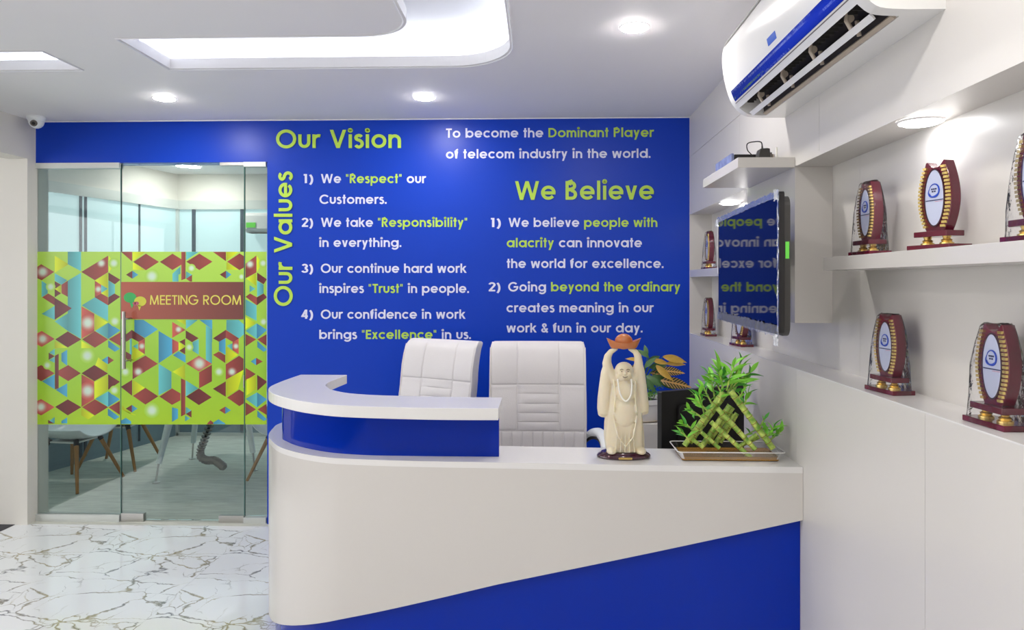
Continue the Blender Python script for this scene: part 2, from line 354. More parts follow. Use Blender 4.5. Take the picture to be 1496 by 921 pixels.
# ------------------------------------------------------------------ stroke lettering
def arc(cx, cy, rx, ry, a0, a1, n=None):
    n = n or max(4, int(abs(a1-a0)/15))
    return [(cx+rx*math.cos(math.radians(a0+(a1-a0)*i/n)), cy+ry*math.sin(math.radians(a0+(a1-a0)*i/n))) for i in range(n+1)]
def glyph(ch, w):
    h = w/2; x = .76; R = x/2-h; S = []      # S: ('s', pts, closed) stroke / ('d', p0, p1) slanted bar cut level
    def s(*p, closed=False): S.append(('s', list(p), closed))
    def st(X, a, b): s((X, a), (X, b))
    def dg(a, b): S.append(('d', a, b))
    def ring(cx): S.append(('s', arc(cx, x/2, R, R, 0, 345, 23), True))
    adv = .6
    if ch == ' ': adv = .30
    elif ch == 'o': ring(x/2); adv = x
    elif ch == 'a': ring(x/2); st(x-h+.03, 0, .75); adv = x+.03
    elif ch == 'd': ring(x/2); st(x-h+.03, 0, 1.02); adv = x+.03
    elif ch == 'b': ring(x/2+.03); st(h, 0, 1.02); adv = x+.03
    elif ch == 'p': ring(x/2+.03); st(h, -.29, .75); adv = x+.03
    elif ch == 'g':
        ring(x/2); s(*([(x-h+.03, .75), (x-h+.03, .03)]+arc(x/2+.01, .03, R+.01, .25, 0, -150, 10))); adv = x+.03
    elif ch == 'c': s(*arc(x/2, x/2, R, R, 42, 318, 18)); adv = x*.88
    elif ch == 'e': s(*arc(x/2, x/2, R, R, 0, 322, 21)); s((h, x/2-.01), (x-.01, x/2-.01)); adv = x
    elif ch == 'r': st(h, 0, .75); s(*arc(h+.24, .43, .24, .25, 180, 70, 7)); adv = .38
    elif ch == 'n': st(h, 0, .75); W = .64; s(*(arc(W/2, .42, W/2-h, .33-h+.0, 180, 0, 10)+[(W-h, 0)])); adv = W
    elif ch == 'h': st(h, 0, 1.02); W = .64; s(*(arc(W/2, .42, W/2-h, .33-h, 180, 0, 10)+[(W-h, 0)])); adv = W
    elif ch == 'm':
        st(h, 0, .75); W = .56
        for k in (0, 1):
            o = k*(W-w); s(*([(q[0]+o, q[1]) for q in arc(W/2, .44, W/2-h, .31-h, 180, 0, 9)]+[(W-h+o, 0)]))
        adv = 2*W-w
    elif ch == 'u': W = .62; s(*([(h, .75)]+arc(W/2, .33, W/2-h, .33-h, 180, 360, 10)+[(W-h, .75)])); adv = W
    elif ch == 'i': st(h+.02, 0, .75); s(*arc(h+.02, .97, .045, .045, 0, 330, 8), closed=True); s((h-.03, .97), (h+.07, .97)); adv = w+.04
    elif ch == 'l': st(h+.02, 0, 1.02); adv = w+.04
    elif ch == 't': st(.17, 0, 1.0); s((0, .68), (.34, .68)); adv = .34
    elif ch == 'f': s(*([(.16, 0), (.16, .8)]+arc(.16+.17, .8, .17, .17, 180, 85, 6))); s((0, .68), (.34, .68)); adv = .36
    elif ch == 's': W = .46; s(*(arc(W/2, .565, .15, .125, 25, 270, 10)+arc(W/2, .235, .17, .205-h+.06, 90, -155, 12)[1:])); adv = W
    elif ch == 'v': dg((h*1.1, .75), (.3, 0)); dg((.6-h*1.1, .75), (.3, 0)); adv = .6
    elif ch == 'w':
        for a, b in (((h, .75), (.24, 0)), ((.47, .75), (.24, 0)), ((.47, .75), (.70, 0)), ((.94-h, .75), (.70, 0))): dg(a, b)
        adv = .94
    elif ch == 'y': dg((h*1.1, .75), (.3, .04)); dg((.6-h*1.1, .75), (.16, -.29)); adv = .6
    elif ch == 'x': dg((h*1.2, .75), (.56-h, 0)); dg((.56-h*1.2, .75), (h, 0)); adv = .56
    elif ch == 'k': st(h, 0, 1.02); dg((.5, .75), (h+.08, .33)); dg((.25, .46), (.54, 0)); adv = .6
    elif ch == 'O': s(*arc(.52, .5, .52-h, .52-h, 0, 348, 30), closed=True); adv = 1.04
    elif ch == 'C': s(*arc(.52, .5, .52-h, .52-h, 40, 320, 24)); adv = .93
    elif ch == 'G': s(*(arc(.52, .5, .52-h, .52-h, 42, 354, 26))); s((.56, .49), (1.04-.01, .49)); adv = 1.04
    elif ch == 'V': dg((h*1.1, 1), (.42, 0)); dg((.84-h*1.1, 1), (.42, 0)); adv = .84
    elif ch == 'W':
        for a, b in (((h, 1), (.33, 0)), ((.62, 1), (.33, 0)), ((.62, 1), (.91, 0)), ((1.24-h, 1), (.91, 0))): dg(a, b)
        adv = 1.24
    elif ch == 'T': st(.29, 0, 1); s((0, 1-h), (.58, 1-h)); adv = .56
    elif ch == 'D': s(*([(h, h), (.3, h)]+arc(.3, .5, .5-h, .5-h, -90, 90, 14)+[(h, 1-h)]), closed=True); adv = .82
    elif ch == 'P': st(h, 0, 1); s(*([(h, 1-h), (.32, 1-h)]+arc(.32, .71, .29-h, .29-h, 90, -90, 10)+[(h, .42+h)])); adv = .62
    elif ch == 'R': st(h, 0, 1); s(*([(h, 1-h), (.32, 1-h)]+arc(.32, .71, .29-h, .29-h, 90, -90, 10)+[(h, .42+h)])); dg((.28, .46), (.55, 0)); adv = .64
    elif ch == 'B':
        st(h, 0, 1); s(*([(h, 1-h), (.3, 1-h)]+arc(.3, .75, .25-h, .25-h, 90, -90, 9)+[(h, .5+h*.2)])); s(*([(h, .5+h*.4), (.32, .53)]+arc(.32, .28, .28-h, .28-h, 80, -90, 9)+[(h, h)])); adv = .64
    elif ch == 'E':
        st(h, 0, 1)
        for zz in (h, .52, 1-h): s((h, zz), (.52, zz))
        adv = .52
    elif ch == 'M': dg((h+.07, 1), (h, 0)); dg((h+.07, 1), (.47, 0)); dg((.94-h-.07, 1), (.47, 0)); dg((.94-h-.07, 1), (.94-h, 0)); adv = .96
    elif ch == 'N': st(h, 0, 1); st(.74-h, 0, 1); dg((h, 1), (.74-h, 0)); adv = .74
    elif ch == 'I': st(h, 0, 1); adv = w
    elif ch == '1': st(.25, 0, 1); s((.08, 1-h), (.25, 1-h)); adv = .42
    elif ch == '2': s(*(arc(.28, .72, .2, .28-h, 170, -20, 10)+[(.1, h)])); s((.02, h), (.54, h)); adv = .56
    elif ch == '3': s(*arc(.26, .74, .17, .26-h, 160, -90, 12)); s(*arc(.26, .28, .2, .28-h, 90, -165, 14)); adv = .54
    elif ch == '4': st(.4, 0, 1); dg((.4, 1), (.08, .22)); s((.02, .27), (.54, .27)); adv = .56
    elif ch == ')': s(*arc(-.18, .38, .38, .66, 55, -55, 10)); adv = .28
    elif ch == '"':
        for X in (.06, .21): dg((X, 1.0), (X, .68)); S[-1] = ('s', [(X, .70), (X, .99)], False, .55)
        adv = .30
    elif ch == '.': s((.01+h-.02, 0), (.01+h-.02, w+.02)); adv = w+.04
    elif ch == '&':
        s(*(arc(.3, .78, .15, .22-h, -60, 240, 14)+[(.36, .36), (.62, 0)])); s(*(arc(.27, .24, .2, .24-h, 110, 340, 12)+[(.6, .45)])); adv = .66
    return adv, S
def stroke_into(bm, S, w, ox, sx, sy, to3, th):
    """strokes -> slabs; to3(u, v, depth) maps letter plane to world"""
    def slab(L, R, closed, dz):
        n = len(L); fr = []; bk = []
        for q in (L, R):
            fr.append([bm.verts.new(to3(ox+p[0]*sx, p[1]*sy, th-dz)) for p in q]); bk.append([bm.verts.new(to3(ox+p[0]*sx, p[1]*sy, 0)) for p in q])
        m = n if closed else n-1
        for i in range(m):
            j = (i+1) % n
            bm.faces.new((fr[0][i], fr[0][j], fr[1][j], fr[1][i]))
            bm.faces.new((fr[0][i], fr[0][j], bk[0][j], bk[0][i])); bm.faces.new((fr[1][i], fr[1][j], bk[1][j], bk[1][i]))
        if not closed:
            for i in (0, n-1): bm.faces.new((fr[0][i], fr[1][i], bk[1][i], bk[0][i]))
    dz = 0
    for k in S:
        if k[0] == 'd':
            (x0, y0), (x1, y1) = k[1], k[2]
            l = math.hypot(x1-x0, y1-y0); hw = w*.5*l/max(.05, abs(y1-y0))
            slab([(x0-hw, y0), (x1-hw, y1)], [(x0+hw, y0), (x1+hw, y1)], False, dz)
        else:
            pts, closed = k[1], k[2]; n = len(pts); w_k = w*(k[3] if len(k) > 3 else 1); Lf = []; Rf = []
            for i, p in enumerate(pts):
                a = pts[(i-1) % n] if (closed or i > 0) else p
                b = pts[(i+1) % n] if (closed or i < n-1) else p
                d1 = (p[0]-a[0], p[1]-a[1]); d2 = (b[0]-p[0], b[1]-p[1])
                l1 = math.hypot(*d1) or 1; l2 = math.hypot(*d2) or 1
                if a is p: d1, l1 = d2, l2
                if b is p: d2, l2 = d1, l1
                n1 = (-d1[1]/l1, d1[0]/l1); n2 = (-d2[1]/l2, d2[0]/l2)
                nx, ny = n1[0]+n2[0], n1[1]+n2[1]; q = nx*nx+ny*ny
                if q < .3: nx, ny, q = n2[0], n2[1], 1; sc = 1
                else: sc = 2/q
                sc = min(sc, 2.0)
                ww = w_k*.5
                Lf.append((p[0]+nx*sc*ww, p[1]+ny*sc*ww)); Rf.append((p[0]-nx*sc*ww, p[1]-ny*sc*ww))
            slab(Lf, Rf, closed, dz)
        dz += .00006
GAP = .105
def layout(text, w):
    """list of (char, x, strokes, segment index) and total width; {..} marks the second colour"""
    X = 0; out = []; seg = 0
    for ch in text:
        if ch in '{}': seg = 1 if ch == '{' else 0; continue
        adv, S = glyph(ch, w)
        out.append((ch, X, S, seg)); X += adv+GAP
    return out, X-GAP

# ------------------------------------------------------------------ setting: floor
fl = empty('floor', (0, 0, 0), kind='structure')
T = .78
tb = B(); box(tb, -T/2+.0006, T/2-.0006, -T/2+.0006, T/2-.0006, -.012, 0)
tile0 = None
ox0, oy0 = atz(68, 795, 0)[0]-.05, 4.44-T/2
for i in range(-3, 6):
    for j in range(0, 9):
        x = ox0+i*T; y = oy0-j*T
        if x-T/2 > XW+.6 or x < -3.5: continue
        if tile0 is None: tile0 = obj('tile', tb, M['marble'], fl, loc=(x, y, 0)); t = tile0
        else: t = tile0.copy(); COL.objects.link(t); t.parent = fl; t.location = (x, y, 0)
obj('grout', mbox(-3.9, 1.5, -3.2, 4.44, -.03, -.0025), M['white'], fl)
obj('floor_meeting_room', mbox(-4.6, 1.2, 4.44, 7.6, -.03, 0), M['carpet'], kind='structure')
obj('floor_side', mbox(-6.6, -3.37, -3.2, 4.6, -.02, .003), M['darkfloor'], kind='structure')

# ------------------------------------------------------------------ ceiling with coves
def cove1(e):
    """outline of the first cove hole, grown by e"""
    xl, xr, xi, yf, yn, y0 = -1.81-e, -.135+e, -.535-e, 3.395+e, 2.978-e, .6-e
    ro, ri = .30+e*.5, .20
    P = [(xl, yn), (xl, yf)]
    P += [(xr-ro+ro*math.sin(a), yf-ro+ro*math.cos(a)) for a in [i*PI/2/10 for i in range(11)]]
    P += [(xr, y0), (xi, y0)]
    P += [(xi-ri+ri*math.cos(a), yn-ri+ri*math.sin(a)) for a in [i*PI/2/8 for i in range(9)]]
    return P
def cove2(e): return [(-2.262+e, 3.13-e), (-2.262+e, 3.395+e), (-3.20-e*.5, 3.395+e), (-3.20-e*.5, 3.13-e)]
TH = .05
ce = empty('ceiling', (0, 0, H), kind='structure')
bm = prism(B(), [(-6.6, -3.2), (1.6, -3.2), (1.6, 4.7), (-6.6, 4.7)], 0, TH, 'z', [cove1(0), cove2(0)])
obj('ceiling_panel', bm, M['ceil'], ce)
def tray(o, z0, z1):
    bm = B(); lo = [bm.verts.new((p[0], p[1], z0)) for p in o]; hi = [bm.verts.new((p[0], p[1], z1)) for p in o]
    for i in range(len(o)): bm.faces.new((lo[i], lo[(i+1) % len(o)], hi[(i+1) % len(o)], hi[i]))
    for t in tessellate_polygon([[Vector((p[0], p[1], 0)) for p in o]]): bm.faces.new([hi[i] for i in t])
    return bm
obj('cove_recess', tray(cove1(.10), TH, TH+.13), M['cove'], ce)
obj('cove_recess', tray(cove2(.10), TH, TH+.13), M['cove'], ce)
def edge_trim(o):
    bm = B(); n = len(o)
    pts = [(p[0], p[1], -.002) for p in o]
    for i in range(n): tube(bm, [pts[i], pts[(i+1) % n]], .0035, 4)
    return bm
obj('edge_bead', edge_trim(cove1(.012)), M['cove'], ce); obj('edge_bead', edge_trim(cove2(.012)), M['cove'], ce)
def strip(pts):
    bm = B(); tube(bm, [(p[0], p[1], TH+.012) for p in pts], .008, 6); return bm
o = cove1(.065)
obj('led_strip', strip(o[0:14]), M['led'], ce)
obj('led_strip', strip([(-3.2, 3.45), (-2.20, 3.45), (-2.20, 3.2)]), M['led'], ce)

# downlights
def downlight(x, y, label, z=H, r=.052, m='lamp', group='round ceiling downlights'):
    e = empty('ceiling_light', (x, y, z), label=label, cat='light', group=group)
    bm = B(); ro, ri = r+.012, r
    for a, b2, z0, z1 in ((ro, ri, -.001, -.006),):
        n = 28; R1 = []; R2 = []; R3 = []
        for j in range(n):
            c_, s_ = math.cos(2*PI*j/n), math.sin(2*PI*j/n)
            R1.append(bm.verts.new((a*c_, a*s_, z0))); R2.append(bm.verts.new((((a+b2)/2)*c_, ((a+b2)/2)*s_, z1))); R3.append(bm.verts.new((b2*c_, b2*s_, -.0015)))
        for j in range(n):
            k = (j+1) % n; bm.faces.new((R1[j], R1[k], R2[k], R2[j])); bm.faces.new((R2[j], R2[k], R3[k], R3[j]))
    obj('trim_ring', bm, M['ceil'], e, True)
    bm = lathe(B(), [(r, -.001), (r, -.006), (r*.88, -.010), (r*.5, -.012), (0, -.012)], 28); obj('diffuser', bm, M[m], e, True)
    return e
p = atz(240, 143, H); downlight(p[0], p[1], 'round glowing ceiling downlight above the glass meeting room door')
p = atz(620, 142, H); downlight(p[0], p[1], 'round glowing ceiling downlight in front of the blue wall, above the vision lettering')
p = atz(927, 39, H); downlight(p[0], p[1], 'round glowing ceiling downlight nearest the air conditioner')
for x, y in ((.38, 1.15), (-1.1, 1.3), (-2.3, 1.6), (-1.1, -.3), (.2, -.6), (-2.4, -.4), (-.8, -1.9)):  # first follows the air conditioner shadow; the rest are unseen, added for fill
    downlight(x, y, 'unseen ceiling downlight lighting the reception from outside the view')

# ------------------------------------------------------------------ back wall, header, glass front
XB0, XB1 = aty(390.5, 400, D)[0], XW
wb = obj('wall_back', mbox(XB0, 1.5, D, D+.12, 0, H), M['blue'], kind='structure')
ZH = aty(220, 237, D)[2]
obj('trim_1', mbox(XL, XB0, D+.015, D+.13, ZH, H), M['blue'], kind='structure')
zt = H-.014
obj('trim_2', mbox(XL, XW, D-.004, D, H-.006, H-.0005), M['ceil'], kind='structure')
GY = D+.03            # glass plane
gx = lambda px: aty(px, 500, GY)[0]
gz = lambda py: aty(220, py, GY)[2]
X0, X1, X2, X3 = gx(53), gx(176.5), gx(357), gx(390)
Zf0, Zf1 = gz(620), gz(368)
ZB = .045
def glasspane(bm_, a, b, z0, z1): return box(bm_, a, b, GY, GY+.01, z0, z1)
# printed film art, polygons read off the photo (crop space / 6.823)
FC = {'L': (166, 214, 66), 'B': (150, 66, 60), 'T': (94, 184, 186), 'Y': (208, 224, 28), 'D': (112, 46, 48), 'U': (70, 160, 196), 'R': (192, 88, 76), 'M': (170, 60, 120)}
A1 = '''B 10,185 70,145 200,222 75,305 10,275;Y 205,60 205,230 345,145;T 335,20 468,20 468,215 335,145;T 205,235 330,305 275,350 205,310;D 205,315 268,350 205,392;Y 205,392 268,352 268,435;D 205,392 268,435 205,475;B 272,350 335,310 335,470 272,435;T 335,310 468,230 468,890 335,810;B 80,475 140,437 205,475 205,555;D 205,480 375,585 205,700;T 75,310 135,350 135,435 75,475;T 75,640 205,560 205,700;T 205,715 335,635 335,810;B 470,222 737,60 737,225 605,305;Y 745,60 800,150 745,225;D 740,228 860,300 805,345 740,305;Y 605,310 735,230 735,390;R 605,310 668,350 668,440 605,475;T 668,350 735,390 668,430;T 740,305 805,350 805,435 740,475;Y 668,435 735,395 735,470;B 605,475 668,437 737,475 737,555;D 740,475 800,437 858,470 737,555;T 475,555 605,475 737,555 737,710 600,635;R 472,565 600,640 600,815 472,890;Y 605,650 735,725 605,805;T 610,810 738,730 738,890;U 738,730 860,805 738,890;D 210,895 335,815 470,895 335,975;B 478,895 605,812 737,895 605,978;R 10,845 75,810 205,890 75,970 10,935;B 742,893 860,825 860,960'''
A2 = '''Y 470,55 600,130 470,130;Y 205,55 335,125 205,130;U 738,50 738,120 805,165 855,135;T 150,175 205,135 205,200;D 145,175 205,210 145,245;T 150,250 205,215 205,275;D 207,205 245,185 245,530 207,540;U 272,180 330,145 330,305 272,260;U 675,250 735,210 735,290;B 735,210 795,250 735,290;Y 640,220 730,300 730,370 610,300;B 10,330 70,298 205,380 70,460 10,420;B 245,350 340,298 465,380 340,458 245,400;D 472,380 600,298 737,382 600,458;D 738,390 855,465 738,545;U 80,460 205,390 205,540;U 215,545 330,480 330,620;R 472,390 598,460 598,640 472,715;Y 602,465 735,395 735,540 602,635;T 610,635 738,560 738,715;U 738,560 855,640 738,715;D 210,715 335,640 470,718 335,800;B 478,718 605,640 737,718 605,800;R 10,665 70,637 205,718 70,800 10,770;B 742,720 855,655 855,795;U 735,730 735,800 805,842 850,815;T 145,860 205,815 205,880;D 140,845 200,880 140,880;U 272,855 330,820 330,880 272,880;Y 470,730 600,800 540,840 470,800'''
A3 = '''B 48,22 158,22 158,118;Y 165,22 290,22 165,115;B 170,122 295,40 425,122 295,205;Y 165,125 290,205 165,200;B 435,122 560,40 648,95 648,150 560,203;B 648,22 690,22 690,290 648,305;T 695,22 825,22 695,105;D 97,250 160,210 160,290;U 160,210 220,250 160,290;T 560,240 640,165 640,240 620,250 620,318 560,318;T 695,215 755,250 695,290;B 695,290 755,250 755,318 735,318;U 180,700 270,700 415,795 285,880 180,820;R 557,720 690,800 557,880;T 695,700 815,700 695,790;Y 600,700 690,700 690,750;U 422,810 557,891 557,920 422,920'''
A4 = '''D 45,32 155,-53 155,30 100,65;D 155,-53 285,32 225,68 155,30;U 422,-43 557,38 557,190 422,280;D 692,-48 820,30 755,70 692,30;T 135,35 155,35 155,195 135,195;T 165,110 215,85 215,140;R 222,65 285,35 285,190 222,150;Y 160,110 280,190 160,260;D 48,195 100,165 150,195 150,270;B 162,275 290,203 415,285 162,440;D 45,515 158,445 158,605;Y 165,445 285,525 165,600;B 165,605 290,525 418,610 290,692;B 430,612 555,530 640,580 640,650 555,695;T 422,285 550,365 550,530 422,600;R 557,38 620,70 620,150 557,190;Y 622,70 687,110 622,155;D 630,65 687,35 687,105;D 630,155 687,115 687,190;U 565,200 620,160 690,200 690,275;Y 560,365 685,290 685,440;B 645,430 688,450 688,790 645,810;T 692,450 818,530 692,610;T 760,70 822,40 822,195 760,155;D 95,732 155,695 155,770;U 155,695 212,732 155,770;U 555,720 615,735 615,830 555,865;T 692,715 748,750 692,785;D 695,785 750,750 750,822;T 685,800 735,830 685,860;U 50,850 95,825 148,860 148,885 50,885;Y 60,700 150,790 200,800 60,740'''
A5 = '''T 50,22 165,22 50,105;B 50,120 180,40 310,120 180,203;B 315,22 445,22 445,115;Y 450,22 570,22 450,110;B 455,120 580,38 630,68 630,175 580,203;Y 450,125 570,200 450,200;D 383,248 445,210 445,290;U 445,210 500,248 445,290;T 48,700 165,700 48,790;U 180,700 308,700 308,795;T 245,755 308,795 308,921 245,921;T 450,700 570,700 628,750 628,840 575,885 448,800;B 640,140 748,58 748,228 640,285;Y 755,60 800,140 755,220;D 755,228 853,295 820,345 755,305;T 755,310 820,350 820,435 755,470;T 680,355 740,390 680,425;Y 650,290 745,235 745,360;B 640,470 685,437 753,475 753,555;D 753,475 820,437 855,475 753,555;T 640,495 750,555 750,710 640,650;Y 640,670 740,730 640,790;T 640,810 752,735 752,890;U 752,735 855,800 752,890;B 640,840 745,895 640,965;B 757,895 857,840 857,965'''
A6 = '''T 245,0 305,0 305,285 245,250;D 315,32 443,-53 443,27 380,67;B 443,-53 575,32 515,68 443,27;U 375,65 440,30 440,195 375,155;T 455,105 510,80 510,150;R 510,70 572,35 572,190 510,150;B 315,195 375,163 438,200 438,278;Y 445,115 565,195 445,280;B 443,290 575,205 620,235 620,345 443,445;R 48,283 175,205 305,285 175,362;B 177,370 305,295 305,460 177,530;D 48,612 175,530 303,620 175,697;D 315,535 443,460 443,615;Y 448,445 620,345 565,540 448,610;B 455,622 578,542 622,570 622,680 578,708;B 378,748 437,712 437,785;U 437,712 495,748 437,785;U 320,870 370,838 437,880 437,888 320,888;B 258,880 290,848 318,870 318,888 258,888;T 45,715 100,750 45,785;U 757,55 757,120 820,165 855,145;U 692,262 745,225 745,300;B 745,225 812,262 745,300;B 640,325 742,388 640,455;D 755,395 857,465 757,555;Y 650,440 745,400 745,540 650,600;T 640,635 755,570 755,720;U 755,570 855,640 755,720;B 640,670 745,740 640,805;B 760,740 857,680 857,800;U 757,750 757,815 820,855 855,840'''
GL = [(50, 365, 85, 222, 60), (50, 365, 670, 135, 45), (50, 365, 795, 135, 45), (50, 365, 640, 395, 36), (50, 365, 535, 730, 74), (50, 365, 805, 715, 45), (50, 365, 85, 890, 55), (50, 365, 165, 370, 40),
      (50, 490, 530, 205, 62), (50, 490, 130, 300, 35), (50, 490, 535, 555, 74), (50, 490, 800, 550, 40), (50, 490, 70, 715, 55),
      (170, 365, 355, 265, 62), (170, 365, 750, 185, 36), (170, 365, 620, 795, 35), (170, 490, 255, 110, 34), (170, 490, 220, 365, 45), (170, 490, 90, 365, 42), (170, 490, 728, 120, 34), (170, 490, 355, 750, 65),
      (265, 365, 600, 270, 30), (265, 490, 180, 283, 68), (265, 490, 545, 110, 32), (265, 490, 505, 365, 45), (265, 490, 375, 365, 40),
      (265, 365, 685, 145, 44), (265, 365, 815, 135, 36), (265, 365, 820, 720, 36)]
FILM = []
for org, s in (((50, 365), A1), ((50, 490), A2), ((170, 365), A3), ((170, 490), A4), ((265, 365), A5), ((265, 490), A6)):
    for it in s.replace('\n', '').split(';'):
        k, *pp = it.split()
        FILM.append((k, [(org[0]+float(a.split(',')[0])/6.823, org[1]+float(a.split(',')[1])/6.823) for a in pp]))
def clip(P, x0, x1, y0, y1):
    for ax, v, sg in ((0, x0, 1), (0, x1, -1), (1, y0, 1), (1, y1, -1)):
        out = []
        for i in range(len(P)):
            a, b = P[i-1], P[i]; ia = (a[ax]-v)*sg >= 0; ib = (b[ax]-v)*sg >= 0
            if ia != ib:
                t = (v-a[ax])/(b[ax]-a[ax]); out.append((a[0]+(b[0]-a[0])*t, a[1]+(b[1]-a[1])*t))
            if ib: out.append(b)
        P = out
        if len(P) < 3: return []
    return P
def clip_convex(P, Q):
    ar = sum(Q[i-1][0]*Q[i][1]-Q[i][0]*Q[i-1][1] for i in range(len(Q))); sg = 1 if ar > 0 else -1
    for i in range(len(Q)):
        a, b = Q[i-1], Q[i]; side = lambda p: ((b[0]-a[0])*(p[1]-a[1])-(b[1]-a[1])*(p[0]-a[0]))*sg
        out = []
        for j in range(len(P)):
            u, v = P[j-1], P[j]; su, sv = side(u), side(v)
            if (su >= 0) != (sv >= 0): t = su/(su-sv); out.append((u[0]+(v[0]-u[0])*t, u[1]+(v[1]-u[1])*t))
            if sv >= 0: out.append(v)
        P = out
        if len(P) < 3: return []
    return P
def film(px0, px1, parent, avoid=None):
    bm = B(); cl = bm.loops.layers.float_color.new('Col')
    y = GY-.0008; lay = [y]
    def poly(pts, cols):
        try: f = bm.faces.new([bm.verts.new((aty(p[0], p[1], GY)[0], lay[0], aty(p[0], p[1], GY)[2])) for p in pts])
        except ValueError: return
        if f.calc_area() < 1e-9: return
        for l, c in zip(f.loops, cols): l[cl] = c
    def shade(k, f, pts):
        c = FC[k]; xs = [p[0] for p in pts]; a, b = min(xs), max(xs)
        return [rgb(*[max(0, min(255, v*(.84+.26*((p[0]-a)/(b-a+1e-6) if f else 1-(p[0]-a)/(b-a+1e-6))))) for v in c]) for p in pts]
    base = clip([(px0, 368), (px1, 368), (px1, 620.5), (px0, 620.5)], px0, px1, 300, 700)
    # lime ground in vertical bands so it shades gently
    n = 6
    for i in range(n):
        a = px0+(px1-px0)*i/n; b = px0+(px1-px0)*(i+1)/n
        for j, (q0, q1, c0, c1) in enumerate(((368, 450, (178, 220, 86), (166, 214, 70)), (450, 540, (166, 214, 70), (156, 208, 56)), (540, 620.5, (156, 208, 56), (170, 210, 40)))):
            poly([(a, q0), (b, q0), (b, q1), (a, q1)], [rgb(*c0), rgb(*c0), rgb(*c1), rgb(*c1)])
    f = 0
    for k, pts in FILM:
        P = clip(pts, px0, px1, 368, 620.5)
        if not P: continue
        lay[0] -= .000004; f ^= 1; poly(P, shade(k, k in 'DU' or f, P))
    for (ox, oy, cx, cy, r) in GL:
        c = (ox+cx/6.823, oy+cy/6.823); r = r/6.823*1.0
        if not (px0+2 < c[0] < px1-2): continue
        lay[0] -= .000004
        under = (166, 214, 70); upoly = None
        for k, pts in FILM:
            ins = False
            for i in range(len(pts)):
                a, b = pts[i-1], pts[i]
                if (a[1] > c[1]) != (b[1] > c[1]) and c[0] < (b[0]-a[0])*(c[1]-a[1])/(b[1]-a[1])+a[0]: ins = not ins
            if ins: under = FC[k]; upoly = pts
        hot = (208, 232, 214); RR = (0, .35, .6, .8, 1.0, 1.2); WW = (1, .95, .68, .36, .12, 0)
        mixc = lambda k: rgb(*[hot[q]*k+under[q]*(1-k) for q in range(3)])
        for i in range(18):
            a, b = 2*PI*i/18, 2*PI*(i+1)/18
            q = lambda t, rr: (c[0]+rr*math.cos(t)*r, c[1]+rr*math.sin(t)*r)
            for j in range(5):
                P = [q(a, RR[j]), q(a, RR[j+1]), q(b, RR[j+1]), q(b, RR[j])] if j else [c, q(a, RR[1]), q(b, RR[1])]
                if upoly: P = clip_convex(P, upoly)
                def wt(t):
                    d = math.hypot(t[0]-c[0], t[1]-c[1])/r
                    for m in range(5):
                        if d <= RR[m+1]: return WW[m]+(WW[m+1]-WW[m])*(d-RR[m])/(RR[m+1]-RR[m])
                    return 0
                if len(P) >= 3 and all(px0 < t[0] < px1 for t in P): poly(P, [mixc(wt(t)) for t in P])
    return obj('printed_film', bm, M['film'], parent, label='lime film printed with brown and teal diamond shapes')
w1 = empty('window_1', (0, 0, 0), kind='structure')
obj('glass_pane', glasspane(B(), X0, X1-.003, ZB, ZH-.03), M['glass'], w1)
film(53, 176, w1)
obj('head_channel', mbox(XL, X1, GY-.02, GY+.03, ZH-.035, ZH), M['alu'], w1)
obj('sill_channel', mbox(XL, X1, GY-.02, GY+.03, 0, ZB), M['alu'], w1)
obj('side_channel', mbox(XL-.01, X0+.006, GY-.012, GY+.022, ZB, ZH-.035), M['alu'], w1)
obj('edge_strip', mbox(X1-.003, X1-.0005, GY, GY+.01, ZB, ZH-.03), M['glassedge'], w1)
w2 = empty('window_2', (0, 0, 0), kind='structure')
obj('glass_pane', glasspane(B(), X2+.003, X3, ZB, ZH-.03), M['glass'], w2)
film(358.3, 389.6, w2)
obj('head_channel', mbox(X2+.002, X3, GY-.02, GY+.03, ZH-.03, ZH), M['alu'], w2)
obj('sill_channel', mbox(X2+.002, X3, GY-.02, GY+.03, 0, ZB*.8), M['alu'], w2)
obj('edge_strip', mbox(X2+.001, X2+.003, GY, GY+.01, ZB, ZH-.03), M['glassedge'], w2)
d1 = empty('door_1', (0, 0, 0), kind='structure')
obj('glass_pane', glasspane(B(), X1+.003, X2-.003, .012, ZH-.008), M['glass'], d1)
film(177.3, 356.4, d1)
for a, b in ((X1+.0005, X1+.003), (X2-.003, X2-.0005)): obj('edge_strip', mbox(a, b, GY, GY+.01, .012, ZH-.008), M['glassedge'], d1)
# sign band
bm = B(); cl = bm.loops.layers.float_color.new('Col'); n = 8; ys = GY-.0035
for i in range(n):
    a, b = X1+.004+(X2-X1-.008)*i/n, X1+.004+(X2-X1-.008)*(i+1)/n
    f = bm.faces.new([bm.verts.new(q) for q in ((a, ys, gz(466.5)), (b, ys, gz(466.5)), (b, ys, gz(412.2)), (a, ys, gz(412.2)))])
    ca = tuple(u+(v-u)*i/n for u, v in zip((178, 88, 66), (116, 64, 60))); cb = tuple(u+(v-u)*(i+1)/n for u, v in zip((178, 88, 66), (116, 64, 60)))
    for l, c in zip(f.loops, (ca, cb, cb, ca)): l[cl] = rgb(*c)
sg = obj('sign_band', bm, M['film'], d1, label='brown printed band reading MEETING ROOM')
bm = B(); out, W = layout('MEETING ROOM', .13)
xa, xb, zb, zc = gx(219.5), gx(353), gz(445.3), gz(431.5)
k = (xb-xa)/W
for ch, X, S, sgi in out: stroke_into(bm, S, .13, xa+X*k, k, zc-zb, lambda u, v, d: (u, ys-.0006-d, zb+v), .0004)
M['limeprint'] = mat('sign_print', rgb(226, 216, 96), .4)
obj('lettering', bm, M['limeprint'], sg)
